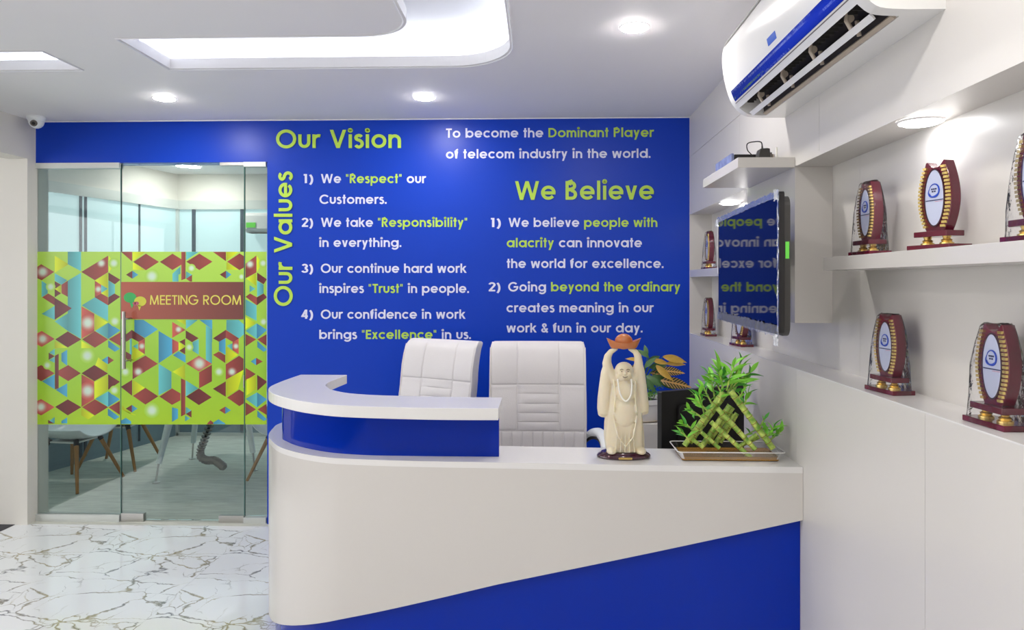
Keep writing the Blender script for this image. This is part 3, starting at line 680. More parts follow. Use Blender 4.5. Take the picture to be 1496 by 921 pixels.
def bubble(px, py, r, tail, m, dy):
    bm = B(); c = aty(px, py, GY); R = r*D/F
    P = [(c[0]+R*1.12*math.cos(t), c[2]+R*.9*math.sin(t)) for t in [2*PI*i/22 for i in range(22)]]
    prism(bm, P, ys-.0006-dy, ys-.0002-dy, 'y')
    t = tail; q = [aty(a, b, GY) for a, b in t]; prism(bm, [(p_[0], p_[2]) for p_ in q], ys-.0006-dy, ys-.0002-dy, 'y')
    obj('speech_bubble', bm, m, sg)
M['bubg'] = mat('bubble_green', rgb(50, 176, 90), .4, vary=.15); M['buby'] = mat('bubble_yellow', rgb(206, 206, 60), .4, vary=.1); M['bubm'] = mat('bubble_pink', rgb(188, 84, 110), .4)
bubble(190.5, 435, 8.6, [(190, 442), (197, 442), (193, 451)], M['bubg'], 0)
bubble(205.5, 440.5, 8.2, [(202, 446), (207, 447), (204, 454)], M['buby'], .0006)
bubble(200.5, 443.5, 3.0, [(194, 443), (199, 441), (198, 449)], M['bubm'], .0012)
# patch fittings and handle
for a, b, c_, d_ in ((322, 357.5, 229, 243), (178, 211, 750, 762.5), (320.5, 357.5, 752, 764.5)):
    pf = obj('patch_fitting', mbox(aty(a, 500, GY)[0], min(aty(b, 500, GY)[0], X2+.0), GY-.012, GY+.022, gz(d_), gz(c_)), M['steel'], d1, bevel=.002)
hx = gx(188.3); bm = B(); cyl(bm, (hx, GY-.055, gz(538)), (hx, GY-.055, gz(455)), .0115, n=16)
hd = obj('pull_handle', bm, M['steel'], d1, True)
for zz in (gz(465.5), gz(526)):
    bm = B(); cyl(bm, (hx+.018, GY+.0, zz), (hx+.018, GY-.052, zz), .006, n=10); cyl(bm, (hx, GY-.052, zz), (hx+.02, GY-.052, zz), .006, n=10); obj('standoff', bm, M['steel'], hd, True)
bm = B(); cyl(bm, (X2-.001, GY-.006, gz(566)), (X2-.001, GY-.006, gz(548)), .004, n=8); obj('lock_pin', bm, M['steel'], d1, True)

# ------------------------------------------------------------------ left side
ZL = atx(2, 222.5, XL)[2]
obj('wall_left', mbox(-6.5, XL, 4.42, D+.1, 0, H), M['pillar'], kind='structure')
obj('trim_3', mbox(XL-.14, XL, -3.2, 4.42, ZL, H), M['pillar'], kind='structure')
obj('trim_4', mbox(XL-.02, aty(62, 500, D+.16)[0], D+.053, D+.16, 0, ZH), M['pillar'], kind='structure')
lw = empty('fill_panes', (0, 0, 0), kind='structure')  # unseen glowing panes, added to fill the room with light from the left
for k in range(5): obj('frosted_pane', mbox(-6.6, -6.585, -3.1+k*1.5, -1.68+k*1.5, .15, 2.5), M['sidefill'], lw)
obj('wall_rear', mbox(-6.6, 1.3, -3.3, -3.2, 0, H), M['pillar'], kind='structure')
obj('wall_far_left', mbox(-6.7, -6.6, -3.2, 4.6, 0, H), M['pillar'], kind='structure')

# ------------------------------------------------------------------ right wall with niches and cabinets
wr = empty('wall_right', (0, 0, 0), kind='structure')
ZLG, ZCB, ZSM = 1.236, 1.981, 2.344
ys_low = [D, 3.445, 2.62, 1.75, .75, -.4, -1.8, -3.2]
for a, b in zip(ys_low[:-1], ys_low[1:]):
    obj('wall_panel', mbox(XW, XW+.018, b+.0007, a-.0007, 0, ZLG-.004), M['white'], wr)
obj('ledge_board', mbox(XW-.001, XN, -3.2, D, ZLG-.004, ZLG), M['littop'], wr)
ys_up = [D, 3.36, 2.405, 1.35, .2, -1.2, -3.2]
for a, b in zip(ys_up[:-1], ys_up[1:]):
    obj('cabinet_door', mbox(XW, XW+.018, b+.0009, a-.0009, ZCB+.0025, ZSM-.0008), M['white'], wr)
for a, b in zip([D, 2.1, 0, -3.2][:-1], [D, 2.1, 0, -3.2][1:]):
    obj('wall_panel', mbox(XW, XW+.018, b+.0007, a-.0007, ZSM+.0012, H), M['white'], wr)
obj('niche_ceiling', mbox(XW-.0005, XN, -3.2, D, ZCB, ZCB+.015), M['white'], wr)
ynb = [D, 3.3, 2.41, 1.3, 0, -3.2]
for a, b in zip(ynb[:-1], ynb[1:]):
    obj('back_panel', mbox(XN, XN+.018, b+.0006, a-.0006, ZLG, ZCB), M['white'], wr)
obj('cabinet_backing', mbox(XW+.018, XW+.03, -3.2, D, ZCB+.015, H), M['charcoal'], wr)
obj('niche_end', mbox(XW, XN, D-.016, D-.0005, ZLG, ZCB), M['white'], wr)
obj('wall_core', mbox(XN+.018, XN+.1, -3.2, D+.1, 0, H), M['white'], wr)
YB0, YB1 = 2.632, 3.235
zb0 = 1.403
obj('trim_5', mbox(XW, XN-.0005, YB0, YB1, zb0, ZCB-.0005), M['whitegloss'], kind='structure')
# shelves
sh = obj('wall_shelf', mbox(XW, XN-.0005, .2, 2.37, 1.592, 1.634), M['whitegloss'], bevel=.001)
tag(sh, 'long white display shelf in the right niche carrying wrapped and unwrapped trophies', 'shelf')
za, zbb = atx(1011, 394.5, XW)[2], atx(1011, 405, XW)[2]
sh2 = obj('wall_shelf', mbox(XW, XN-.0005, YB1+.001, D-.017, zbb, za), M['whitegloss'], bevel=.001)
tag(sh2, 'short white shelf in the far niche beside the blue wall', 'shelf')
pA, pB = aty(1078, 230, YB0), aty(1162, 243.5, YB0)
yS = atx(1027, 264, pA[0])[1]; zS1, zS0 = pA[2], aty(1078, 245, YB0)[2]
sh3 = obj('wall_shelf', mbox(pA[0], XW, YB0, yS, zS0, zS1), M['whitegloss'], bevel=.001)
tag(sh3, 'projecting white shelf above the television holding the set-top box', 'shelf')

# niche spotlights
downlight((XW+XN)/2+.0, atx(1345, 165, (XW+XN)/2)[1], 'bright recessed spotlight over the unwrapped trophy in the right niche', ZCB, .048, 'spot', 'niche spotlights')
downlight((XW+XN)/2, atx(1066, 296, (XW+XN)/2)[1], 'bright recessed spotlight in the far niche above the television corner', ZCB, .048, 'spot', 'niche spotlights')

# ------------------------------------------------------------------ wall lettering
def wall_to3(ox, oz, slope=0):
    return lambda u, v, d: (ox+u, D-.0003-d, oz+v+slope*u)
def text_line(name, text, x0, x1, base, cap, parent, base2=None, w=.175, th=.0012, letters=False, m=('lettering', 'lime')):
    a = aty(x0, base, D); b = aty(x1, base2 or base, D)
    out, W = layout(text, w); k = (b[0]-a[0])/W; sz = cap*D/F
    sl = (b[2]-a[2])/(b[0]-a[0])
    f = wall_to3(a[0], a[2], sl)
    if letters:
        for ch, X, S, sgi in out:
            if ch == ' ': continue
            bm = B(); stroke_into(bm, S, w, X*k, k, sz, f, th); obj('letter', bm, M[m[0]], parent)
        return
    bm = B()
    for ch, X, S, sgi in out:
        n0 = len(bm.faces)
        stroke_into(bm, S, w, X*k, k, sz, f, th)
        bm.faces.ensure_lookup_table()
        for q in range(n0, len(bm.faces)): bm.faces[q].material_index = sgi
    return obj(name, bm, [M[m[0]], M[m[1]]], parent, kind='stuff')
def sign(label, loc, cat='lettering', group=None):
    return empty('wall_lettering', (0, 0, 0), label=label, cat=cat, group=group)
LH = ('lime', 'lime')
t = sign('raised lime green heading Our Vision at the top left of the blue wall', 0)
text_line('x', 'Our Vision', 403.7, 586, 216.6, 26.8, t, w=.165, th=.006, letters=True, m=LH)
t = sign('raised lime green heading We Believe on the right half of the blue wall', 0)
text_line('x', 'We Believe', 752.6, 955.2, 292.3, 27.2, t, base2=291.8, w=.165, th=.006, letters=True, m=LH)
t = sign('raised lime green heading Our Values running vertically up the blue wall', 0)
w_ = .165; out, W = layout('Our Values', w_); a = aty(427.4, 447.3, D); b = aty(427.4, 251.2, D); k = (b[2]-a[2])/W; sz = 27*D/F
for ch, X, S, sgi in out:
    if ch == ' ': continue
    bm = B(); stroke_into(bm, S, w_, X*k, k, sz, lambda u, v, d: (a[0]-v, D-.0003-d, a[2]+u), .006); obj('letter', bm, M['lime'], t)
def para(label, lines):
    t = sign(label, 0, group='slogan paragraphs on the blue wall')
    for L in lines: text_line('text_line', *L[:4], L[4], t, base2=L[5] if len(L) > 5 else None)
para('pale text about becoming the dominant player, at the top right of the wall', [('To become the {Dominant Player}', 651.6, 954.8, 201.4, 13.6, 200.2), ('of telecom industry in the world.', 651.6, 951, 231.8, 13.4, 230.8)])
para('pale text numbered one about respect for customers', [('1)', 442.2, 457.5, 267.7, 13.4), ('We {"Respect"} our', 469, 622, 267.7, 13.4), ('Customers.', 466.8, 565.6, 298, 13.4)])
para('pale text numbered two about responsibility in everything', [('2)', 440.7, 457.3, 331.7, 13.4), ('We take {"Responsibility"}', 469, 683, 331.7, 13.4), ('in everything.', 466.5, 587, 361, 13.2)])
para('pale text numbered three about hard work and trust', [('3)', 440.5, 457.3, 398.9, 13.4), ('Our continue hard work', 468.8, 681.2, 398.9, 13.4), ('inspires {"Trust"} in people.', 466.5, 685.8, 428.2, 13.3)])
para('pale text numbered four about confidence and excellence, above the left chair', [('4)', 440, 457.3, 465.9, 13.4), ('Our confidence in work', 468.8, 679.6, 466, 13.4), ('brings {"Excellence"} in us.', 466.5, 688.7, 495.5, 13.3)])
para('pale text numbered one about people with alacrity, below We Believe', [('1)', 715.6, 731.6, 332, 13.4), ('We believe {people with}', 743, 960.3, 331.8, 13.3), ('{alacrity} can innovate', 740.4, 937.8, 361.5, 13.5), ('the world for excellence.', 740.4, 970, 391.8, 13.4)])
para('pale text numbered two about going beyond the ordinary, above the right chair', [('2)', 713.6, 731, 426, 13.5), ('Going {beyond the ordinary}', 742.5, 993.8, 426, 13.5), ('creates meaning in our', 740, 954.5, 456.5, 13.4), ('work & fun in our day.', 740, 939.4, 486, 13.4)])

# ------------------------------------------------------------------ reception counter
ZC = .892
def plan(head, pxs, z, tail, n=5):
    """smooth plan curve through points read off the photo on the plane z"""
    P = [Vector((x, y, 0)) for x, y in head]+[Vector((*atz(px, py, z)[:2], 0)) for px, py in pxs]+[Vector((x, y, 0)) for x, y in tail]
    return [Vector((p.x, p.y, 0)) for p in catmull(P, n)]
base_path = plan([(XW-.001, 2.55), (.4, 2.56)], [(729, 676), (640, 674.6), (564.3, 672.8), (517.4, 671), (481.3, 669), (445.2, 663.8), (415, 656), (400.6, 648), (392.4, 636.5), (399, 626), (410.9, 618)], ZC, [(-1.16, 3.6)])
def offset(path, d):
    out = []; n = len(path)
    for i in range(n):
        t = (path[min(i+1, n-1)]-path[max(i-1, 0)]).normalized(); nn = Vector((t.y, -t.x, 0))   # inward (behind the counter)
        q = path[i]+nn*d; q.x = min(q.x, XW-.001); out.append(q)
    return out
def band(path_o, path_i, z0, z1):
    """closed solid between two plan paths; z0/z1 are numbers or per-point lists"""
    n = len(path_o); g = lambda z, i: z[i] if isinstance(z, (list, tuple)) else z
    bm = B(); V = []
    for i in range(n):
        V.append([bm.verts.new((p.x, p.y, z)) for p, z in ((path_o[i], g(z0, i)), (path_o[i], g(z1, i)), (path_i[i], g(z1, i)), (path_i[i], g(z0, i)))])
    for i in range(n-1):
        for j in range(4):
            k = (j+1) % 4; bm.faces.new((V[i][j], V[i][k], V[i+1][k], V[i+1][j]))
    bm.faces.new(V[0]); bm.faces.new(V[-1][::-1]); return bm
cn = empty('reception_counter', (0, 2.9, 0), label='curved white and blue reception counter with raised front bar', cat='counter')
def cobj(name, bm, m, parent=cn, **k):
    for v in bm.verts: v.co.y -= 2.9
    return obj(name, bm, m, parent, **k)
arcl = [0]
for i in range(1, len(base_path)): arcl.append(arcl[-1]+(base_path[i]-base_path[i-1]).length)
zbot = []
ZT = [(0, .702), (1.095, .444), (1.7, .285), (1.93, .212), (2.17, .142), (2.8, .06), (9, .05)]
for s_ in arcl:
    for (a0, b0), (a1, b1) in zip(ZT[:-1], ZT[1:]):
        if a0 <= s_ <= a1: zbot.append(b0+(b1-b0)*(s_-a0)/(a1-a0)); break
sgn = offset(base_path, .1); inward = 1 if sgn[0].y > base_path[0].y else -1
of = lambda p, d: offset(p, d*inward)
cobj('front_panel', band(base_path, of(base_path, .035), zbot, ZC-.022), M['whitegloss'], smooth=True, split=.6)
cobj('counter_top', band(base_path, of(base_path, .26), ZC-.022, ZC), M['littop'], smooth=True, split=.6)
cobj('lower_panel', band(of(base_path, .028), of(base_path, .06), 0, ZC-.03), M['bluegloss'], smooth=True, split=.6)
rp = plan([], [(729, 667.6), (640, 667), (564.3, 666), (529.4, 665), (487.3, 662), (457.2, 657.2), (434.3, 651.7), (421, 646.3), (412, 639)], ZC, [(-1.135, 3.20), (-1.10, 3.45)])
cobj('riser_panel', band(rp, offset(rp, .03*inward), ZC, 1.06), M['bluegloss'], smooth=True, split=.6)
ZR = 1.1
bp = plan([], [(728, 597), (640, 596.6), (564.3, 595), (505.3, 593), (469, 590.2), (433, 585), (400.6, 576.3), (392.4, 567.3), (409, 558.3), (439, 547.6)], ZR, [])
ip = plan([], [(734, 581), (650, 580), (564.3, 578), (529.4, 576.3), (505.3, 574), (487.3, 570.3), (481.3, 568), (475.9, 562.5), (484, 557), (507, 548)], ZR, [])
cobj('raised_bar_top', band(bp, ip, 1.057, ZR), M['littop'], bevel=.002)
# work desk behind
cobj('desk_top', mbox(-.90, XW-.002, 2.88, 3.24, .725, .75), M['white'])
cobj('desk_support', mbox(-.16, -.14, 2.92, 3.22, 0, .725), M['white'])
cobj('desk_support', mbox(XW-.03, XW-.01, 2.92, 3.22, 0, .725), M['white'])

# ------------------------------------------------------------------ office chairs
def pad(bm, x0, x1, z0, z1, y, t, bulge, n=8, curve=lambda x, z: 0):
    """cushion patch facing -Y with rounded edges"""
    g = []
    for i in range(n+1):
        r = []
        for j in range(n+1):
            u, v = math.sin((i/n-.5)*PI), math.sin((j/n-.5)*PI); x = x0+(x1-x0)*(u+1)/2; z = z0+(z1-z0)*(v+1)/2
            k = (1-abs(u)**34)*(1-abs(v)**34)
            r.append(bm.verts.new((x, y-t*min(1, k*1.6)-bulge*(1-u*u)*(1-v*v)+curve(x, z), z)))
        g.append(r)
    for i in range(n):
        for j in range(n): bm.faces.new((g[i][j], g[i+1][j], g[i+1][j+1], g[i][j+1]))
    bk = [[bm.verts.new((v.co.x, y+.012+curve(v.co.x, v.co.z), v.co.z)) for v in (g[0][j] for j in range(n+1))]]
    per = [g[i][0] for i in range(n+1)]+[g[n][j] for j in range(1, n+1)]+[g[i][n] for i in range(n-1, -1, -1)]+[g[0][j] for j in range(n-1, 0, -1)]
    bmesh.ops.delete(bm, geom=bk[0], context='VERTS')
    q = [bm.verts.new((v.co.x, y+.012+curve(v.co.x, v.co.z), v.co.z)) for v in per]
    for i in range(len(per)):
        j = (i+1) % len(per); bm.faces.new((per[i], per[j], q[j], q[i]))
    bm.faces.new(q[::-1]); return bm
def office_chair(loc, rz, label, top=1.247):
    c = empty('office_chair', loc, rz, label=label, cat='chair', group='white leather reception chairs')
    W = .243; z1 = top; z0 = .52
    cv = lambda x, z: (z-z0)*.10 + .02*math.cos((z-z0)/(z1-z0)*PI*2) - .25*x*x + .030*max(0, (z-z1+.045)/.045)**2 - .016*math.sin(max(0, min(1, (z-z1+.24)/.24))*PI)
    # back shell
    bm = B(); n = 16; m_ = 10
    F1 = []; F2 = []
    for i in range(n+1):
        z = z0+(z1-z0)*math.sin(i/n*PI/2)**.8; a = []; b_ = []
        q_ = max(0, (z-(z1-.022))/.022); hw = W+.006*math.sin((z-z0)/(z1-z0)*PI)-.022*(1-math.sqrt(max(0, 1-q_*q_*.96)))
        for j in range(m_+1):
            x = -hw+2*hw*j/m_; a.append(bm.verts.new((x, cv(x, z), z))); b_.append(bm.verts.new((x*.985, cv(x, z)+.062-.03*q_**2, z-.006*(i == n))))
        F1.append(a); F2.append(b_)
    for i in range(n):
        for j in range(m_):
            bm.faces.new((F1[i][j], F1[i][j+1], F1[i+1][j+1], F1[i+1][j])); bm.faces.new((F2[i][j+1], F2[i][j], F2[i+1][j], F2[i+1][j+1]))
        bm.faces.new((F1[i][0], F1[i+1][0], F2[i+1][0], F2[i][0])); bm.faces.new((F1[i+1][m_], F1[i][m_], F2[i][m_], F2[i+1][m_]))
    for j in range(m_):
        bm.faces.new((F1[n][j], F1[n][j+1], F2[n][j+1], F2[n][j])); bm.faces.new((F1[0][j+1], F1[0][j], F2[0][j], F2[0][j+1]))
    bk = obj('backrest', bm, M['leather'], c, True, split=.8, bevel=.012)
    zs = [z1-.004, z1-.218, z1-.448, z0]
    cxs = [-W+.004, -.105, .112, W-.004]
    for a, b2 in zip(cxs[:-1], cxs[1:]): obj('head_pad', pad(B(), a, b2, zs[1], zs[0], .002, .004, .003, 14, cv), M['leather'], bk, True, split=1.3)
    for a, b2 in ((cxs[0], cxs[1]), (cxs[2], cxs[3])): obj('side_pad', pad(B(), a, b2, zs[2], zs[1], .002, .004, .003, 12, cv), M['leather'], bk, True, split=1.3)
    hs = [zs[1], zs[1]-.045, zs[1]-.094, zs[1]-.141, zs[1]-.187, zs[2]]
    for a, b2 in zip(hs[:-1], hs[1:]): obj('rib_pad', pad(B(), cxs[1], cxs[2], b2, a, .002, .004, .004, 10, cv), M['leather'], bk, True, split=1.3)
    nx = 9
    for i in range(nx):
        a = -W+.004+(2*W-.008)*i/nx; b2 = -W+.004+(2*W-.008)*(i+1)/nx
        obj('channel_pad', pad(B(), a, b2, zs[3]+.01, zs[2], .002, .004, .002, 8, cv), M['leather'], bk, True, split=1.3)
    bm = B()
    for sx in (-1, 1): tube(bm, [(sx*(W+.001), cv(W, z0+(z1-z0-.03)*i/12)-.001, z0+(z1-z0-.03)*i/12) for i in range(13)], .0035, 6)
    obj('piping', bm, M['leather'], bk, True, kind='stuff')
    # seat
    bm = prism(B(), rrect(-.26, .26, -.50, .0, .08, 6), .43, .52, 'z'); obj('seat', bm, M['leather'], c, True, bevel=.02, split=.8)
    for sx in (-1, 1):
        pts = catmull([(sx*.235, .05, .74), (sx*.275, .02, .785), (sx*.31, -.05, .80), (sx*.325, -.15, .785), (sx*.32, -.24, .73), (sx*.29, -.28, .62), (sx*.24, -.26, .46)], 5)
        bm = B(); tube(bm, pts, [.014+.012*math.sin(PI*min(1, i/len(pts)*1.3)) for i in range(len(pts))], 10)
        ar = obj('armrest', bm, M['shell'], c, True)
        bm = B(); tube(bm, [Vector(p)+Vector((-sx*.012, 0, -.026)) for p in pts[3:22]], .009, 8); obj('armrest_core', bm, M['black'], ar, True)
    bm = B(); cyl(bm, (0, -.24, .10), (0, -.24, .43), .026, n=14); obj('gas_column', bm, M['black'], c, True)
    for k in range(5):
        a = 2*PI*k/5+.3; bm = B(); tube(bm, [(0, -.24, .11), (.29*math.cos(a), -.24+.29*math.sin(a), .075)], [.024, .015], 8)
        lg = obj('base_leg', bm, M['steel'], c, True)
        x, y = .29*math.cos(a), -.24+.29*math.sin(a)
        bm = B(); cyl(bm, (x-.02, y, .03), (x+.02, y, .03), .03, n=14); obj('caster', bm, M['black'], lg, True)
    return c
pc = aty(785.5, 560, 3.58)
office_chair((pc[0], 3.58, 0), 0, 'white padded leather office chair facing the counter squarely, right of the raised bar', 1.247)
pc = aty(633, 560, 3.90)
office_chair((pc[0], 3.88, 0), math.radians(-29), 'white padded leather office chair turned sideways behind the raised blue bar', 1.232)

# ------------------------------------------------------------------ TV
Nn, Ff = Vector((.702, 2.10, 0)), Vector((.749, 3.00, 0))
tz0, tz1 = CZ+(414-489)*2.08/F, CZ+(414-279)*2.08/F
L_ = (Ff-Nn).length; ang = math.atan2((Ff-Nn).y, (Ff-Nn).x)
tv = empty('television', (Nn.x, Nn.y, (tz0+tz1)/2), ang, label='black flat television with plastic film on its edges, mounted on the niche box', cat='television')
hh = (tz1-tz0)/2
# local: +X along width (near to far), screen faces +Y local
obj('screen', mbox(.012, L_-.012, -.002, .0008, -hh+.026, hh-.014), M['screen'], tv)
bm = prism(B(), rrect(0, L_, -hh, hh, .012), -.016, -.0005, 'y'); obj('bezel', bm, M['black'], tv)
bm = prism(B(), rrect(.004, L_-.03, -hh-.006, hh-.012, .03), -.034, -.016, 'y'); obj('rear_housing', bm, M['charcoal'], tv, bevel=.006)
bm = prism(B(), rrect(.06, L_*.6, -hh+.0, -hh+.13, .03), -.050, -.034, 'y'); obj('rear_bulge', bm, M['charcoal'], tv, bevel=.006)
gap_ = (XW-.001)-(Nn.x+(Ff.x-Nn.x)*.75)
obj('wall_bracket', mbox(.62, .76, -gap_+.006, -.034, -.10, .10), M['black'], tv)
obj('energy_label', mbox(.0, .001, -.030, -.019, .012, .062), M['greenlabel'], tv, loc=(.0025, 0, 0))
def crinkle(p0, p1, wdir, wd, n, seed, fold=.003):
    """thin crumpled plastic strip from p0 to p1"""
    random.seed(seed); bm = B(); rows = []; p0 = Vector(p0); p1 = Vector(p1); wv = Vector(wdir)
    for i in range(n+1):
        t = i/n; row = []
        for j in range(5):
            q = p0.lerp(p1, t)+wv*wd*(j/4+random.uniform(-.08, .08)*(1.5 if j in (0, 4) else 1))
            row.append(bm.verts.new((q.x, q.y+random.uniform(0, fold), q.z)))
        rows.append(row)
    for a, b in zip(rows[:-1], rows[1:]):
        for j in range(4): bm.faces.new((a[j], a[j+1], b[j+1], b[j]))
    return bm
LB = 'crinkled clear plastic along the television edge'
obj('plastic_film', crinkle((-.004, .002, hh+.003), (L_+.004, .002, hh+.003), (0, 0, -1), .020, 60, 1), M['wraptv'], tv, label=LB)
obj('plastic_film', crinkle((-.008, .002, -hh-.008), (L_, .002, -hh+.0), (0, 0, 1), .034, 60, 2), M['wraptv'], tv, label=LB)
obj('plastic_film', crinkle((-.008, .002, hh+.003), (-.006, .002, -hh-.012), (1, 0, 0), .016, 34, 3), M['wraptv'], tv, label=LB)
obj('foam_strip', crinkle((L_-.012, .003, hh-.02), (L_-.012, .003, -hh*.1), (1, 0, 0), .008, 20, 5, .001), M['pearl'], tv, label='white foam strip on the far edge')
for i, (x_, z_) in enumerate(((.0, hh), (L_-.03, hh-.008), (.0, -hh-.006))):
    obj('plastic_corner', crinkle((x_-.012, .004, z_+.006), (x_+.030, .004, z_+.002), (0, 0, -1), .03, 8, 20+i, .008), M['wraptv2'], tv)

# ------------------------------------------------------------------ things on the upper shelf
def face_on(pxs):  # helper kept tiny
    return pxs
zq = zS1
# set-top box: long side parallel to the wall
sx0, sx1 = pA[0]+.015, pA[0]+.17
sb = empty('set_top_box', (pA[0]+.02, 2.80, zq), label='black set-top box with blue wrapped front at the far end of the upper shelf', cat='set-top box')
obj('casing', mbox(.012, .17, 0.0, .24, .004, .042), M['black'], sb, bevel=.003)
obj('front_panel', mbox(0, .012, -.0, .25, .004, .046), M['boxface'], sb, bevel=.003)
for x_ in (.03, .15):
    for y_ in (.02, .22): obj('rubber_foot', lathe(B(), [(.006, 0), (.006, .004)], 8, (x_, y_, 0)), M['black'], sb)
pa = aty(1113.5, 228, 2.74)
ad = empty('power_adapter', (pa[0], 2.74, zq), label='black plug-in power adapter standing on the upper shelf', cat='adapter')
bm = prism(B(), [(-.022, 0), (.024, 0), (.022, .048), (.012, .050), (-.014, .048), (-.019, .030)], -.025, .02, 'y'); obj('body', bm, M['charcoal'], ad, bevel=.003)
obj('strain_relief', lathe(B(), [(.004, .049), (.003, .062)], 8, (-.0, 0, 0)), M['black'], ad)
bm = B(); box(bm, .026, .034, -.01, .01, 0, .036); obj('plug_pin', bm, M['grey'], ad); obj('plug_pin', mbox(.037, .042, -.01, .01, 0, .028), M['acbeige'], ad)
bm = B(); pts = [(pa[0], 2.74, zq+.060), (pa[0]-.006, 2.735, zq+.076), (pa[0]-.03, 2.735, zq+.078), (pa[0]-.055, 2.745, zq+.072), (pa[0]-.05, 2.76, zq+.05), (pa[0]-.032, 2.765, zq+.03), (pa[0]-.04, 2.77, zq+.008), (pa[0]-.06, 2.79, zq+.006)]
bm.free()
obj('cord', tube(B(), catmull([(p_[0]-pa[0], p_[1]-2.74, p_[2]-zq) for p_ in pts], 6), .0022, 6), M['cord'], ad, True)
bm = B(); pp = aty(1134.5, 228, 2.72)
tag(obj('antenna', lathe(B(), [(.007, 0), (.007, .012), (.0045, .015), (.004, .052), (.0, .054)], 12, (pp[0], 2.72, zq)), M['pearl'], None, True), 'short white antenna stub standing on the upper shelf by the wall', 'antenna')

# ------------------------------------------------------------------ air conditioner
AY0, AY1 = 1.662, 2.737
AZ = 2.186
prof = [(0, 0), (.084, .0), (.19, .052), (.205, .062), (.225, .11), (.238, .165), (.241, .225), (.236, .27), (.215, .305), (.17, .315), (0, .315)]
# (d = distance from wall, z above the underside); rounded front drawn finer
def smoothprof(P, n=5):
    q = catmull([(a, b, 0) for a, b in P], n); return [(v.x, v.y) for v in q]
fr = smoothprof([(.184, .030), (.205, .058), (.222, .105), (.235, .165), (.240, .225), (.232, .275), (.205, .305), (.16, .314)], 5)
full = [(0, 0), (.084, 0)]+smoothprof([(.084, 0), (.15, .006), (.184, .030)], 5)[1:-1]+fr+[(0, .315)]
pocket = [(0, 0), (.084, 0), (.092, .055), (.135, .085), (.170, .06)]+fr+[(0, .315)]
ac = empty('air_conditioner', (XW, (AY0+AY1)/2, AZ), label='white split air conditioner high on the right wall with open louvres', cat='air conditioner')
yc = (AY0+AY1)/2
def acp(P): return [(-a, b) for a, b in P]
PY0, PY1 = 1.705, 2.70
bm = prism(B(), acp(pocket), PY0-yc, PY1-yc, 'y'); obj('housing', bm, M['acwhite'], ac, True, split=.5)
for a, b in ((AY0, PY0), (PY1, AY1)):
    bm = prism(B(), acp(full), a-yc, b-yc, 'y'); obj('end_cap', bm, M['acwhite'], ac, True, split=.5)
bm = prism(B(), acp([(.093, .056), (.133, .083), (.167, .062), (.163, .058), (.134, .076), (.098, .050), (.091, .008), (.088, .008)]), PY0-yc+.001, PY1-yc-.001, 'y'); obj('outlet_lining', bm, M['acdark'], ac)
def vane(d0, z0, d1, z1, t, m, name='louvre'):
    bm = B(); a, b = Vector((-d0, 0, z0)), Vector((-d1, 0, z1)); nn = Vector((b.z-a.z, 0, -(b.x-a.x))).normalized()*t/2
    P = [(q.x, q.z) for q in (a+nn, (a+b)/2+nn*1.6, b+nn, b-nn, (a+b)/2-nn*.4, a-nn)]
    prism(bm, P, PY0-yc+.012, PY1-yc-.012, 'y'); return obj(name, bm, m, ac, True, split=.6)
vane(.136, -.002, .149, .011, .005, M['acwhite'])
vane(.088, .001, .099, .007, .006, M['acbeige'])
vane(.103, .030, .112, .040, .004, M['acdark'])
for k in range(4):
    yk = PY0-yc+.12+k*.24
    bm = B(); tube(bm, [(-.155, yk, .055), (-.158, yk, .035), (-.145, yk, .012)], .006, 8); cyl(bm, (-.150, yk-.004, .04), (-.150, yk+.004, .04), .011, n=12); obj('louvre_hinge', bm, M['acbeige'], ac, True)
    bm = B(); tube(bm, [(-.118, yk+.03, .045), (-.112, yk+.03, .006)], .006, 8); obj('louvre_hinge', bm, M['acbeige'], ac, True)
bm = B()
for k in range(34):
    yk = PY0-yc+.02+k*(PY1-PY0-.04)/33; box(bm, -.160, -.135, yk, yk+.0015, .045, .068)
obj('outlet_fins', bm, M['charcoal'], ac, kind='stuff')
# mirror strip following the front curve
def on_front(z0, z1, off, y0, y1, n=6):
    pts = []
    for i in range(n+1):
        z = z0+(z1-z0)*i/n
        for a, b in zip(fr[:-1], fr[1:]):
            if a[1] <= z <= b[1]: t = (z-a[1])/(b[1]-a[1]); d = a[0]+(b[0]-a[0])*t; break
        pts.append((-(d+off), z))
    inn = [(p[0]+off*.9, p[1]) for p in pts]
    return prism(B(), pts+inn[::-1], y0, y1, 'y')
obj('mirror_strip', on_front(.052, .090, .0015, PY0-yc-.03, PY1-yc-.01), M['acstrip'], ac, label='reflective strip along the lower front, tinted like the blue wall it mirrors')
obj('seam_line', on_front(.0455, .0475, .0012, PY0-yc-.03, PY1-yc+.0), M['grey'], ac)
pl = 2.16; obj('energy_label', on_front(.108, .130, .0015, pl-yc, pl-yc+.075), M['aclabel'], ac, label='small blue sticker')
bm = on_front(.275, .30, .004, AY0-yc+.0, AY1-yc-.01); obj('panel_lip', bm, M['acwhite'], ac)
obj('panel_gap', on_front(.268, .274, .0012, AY0-yc+.0, AY1-yc-.02), M['grey'], ac)

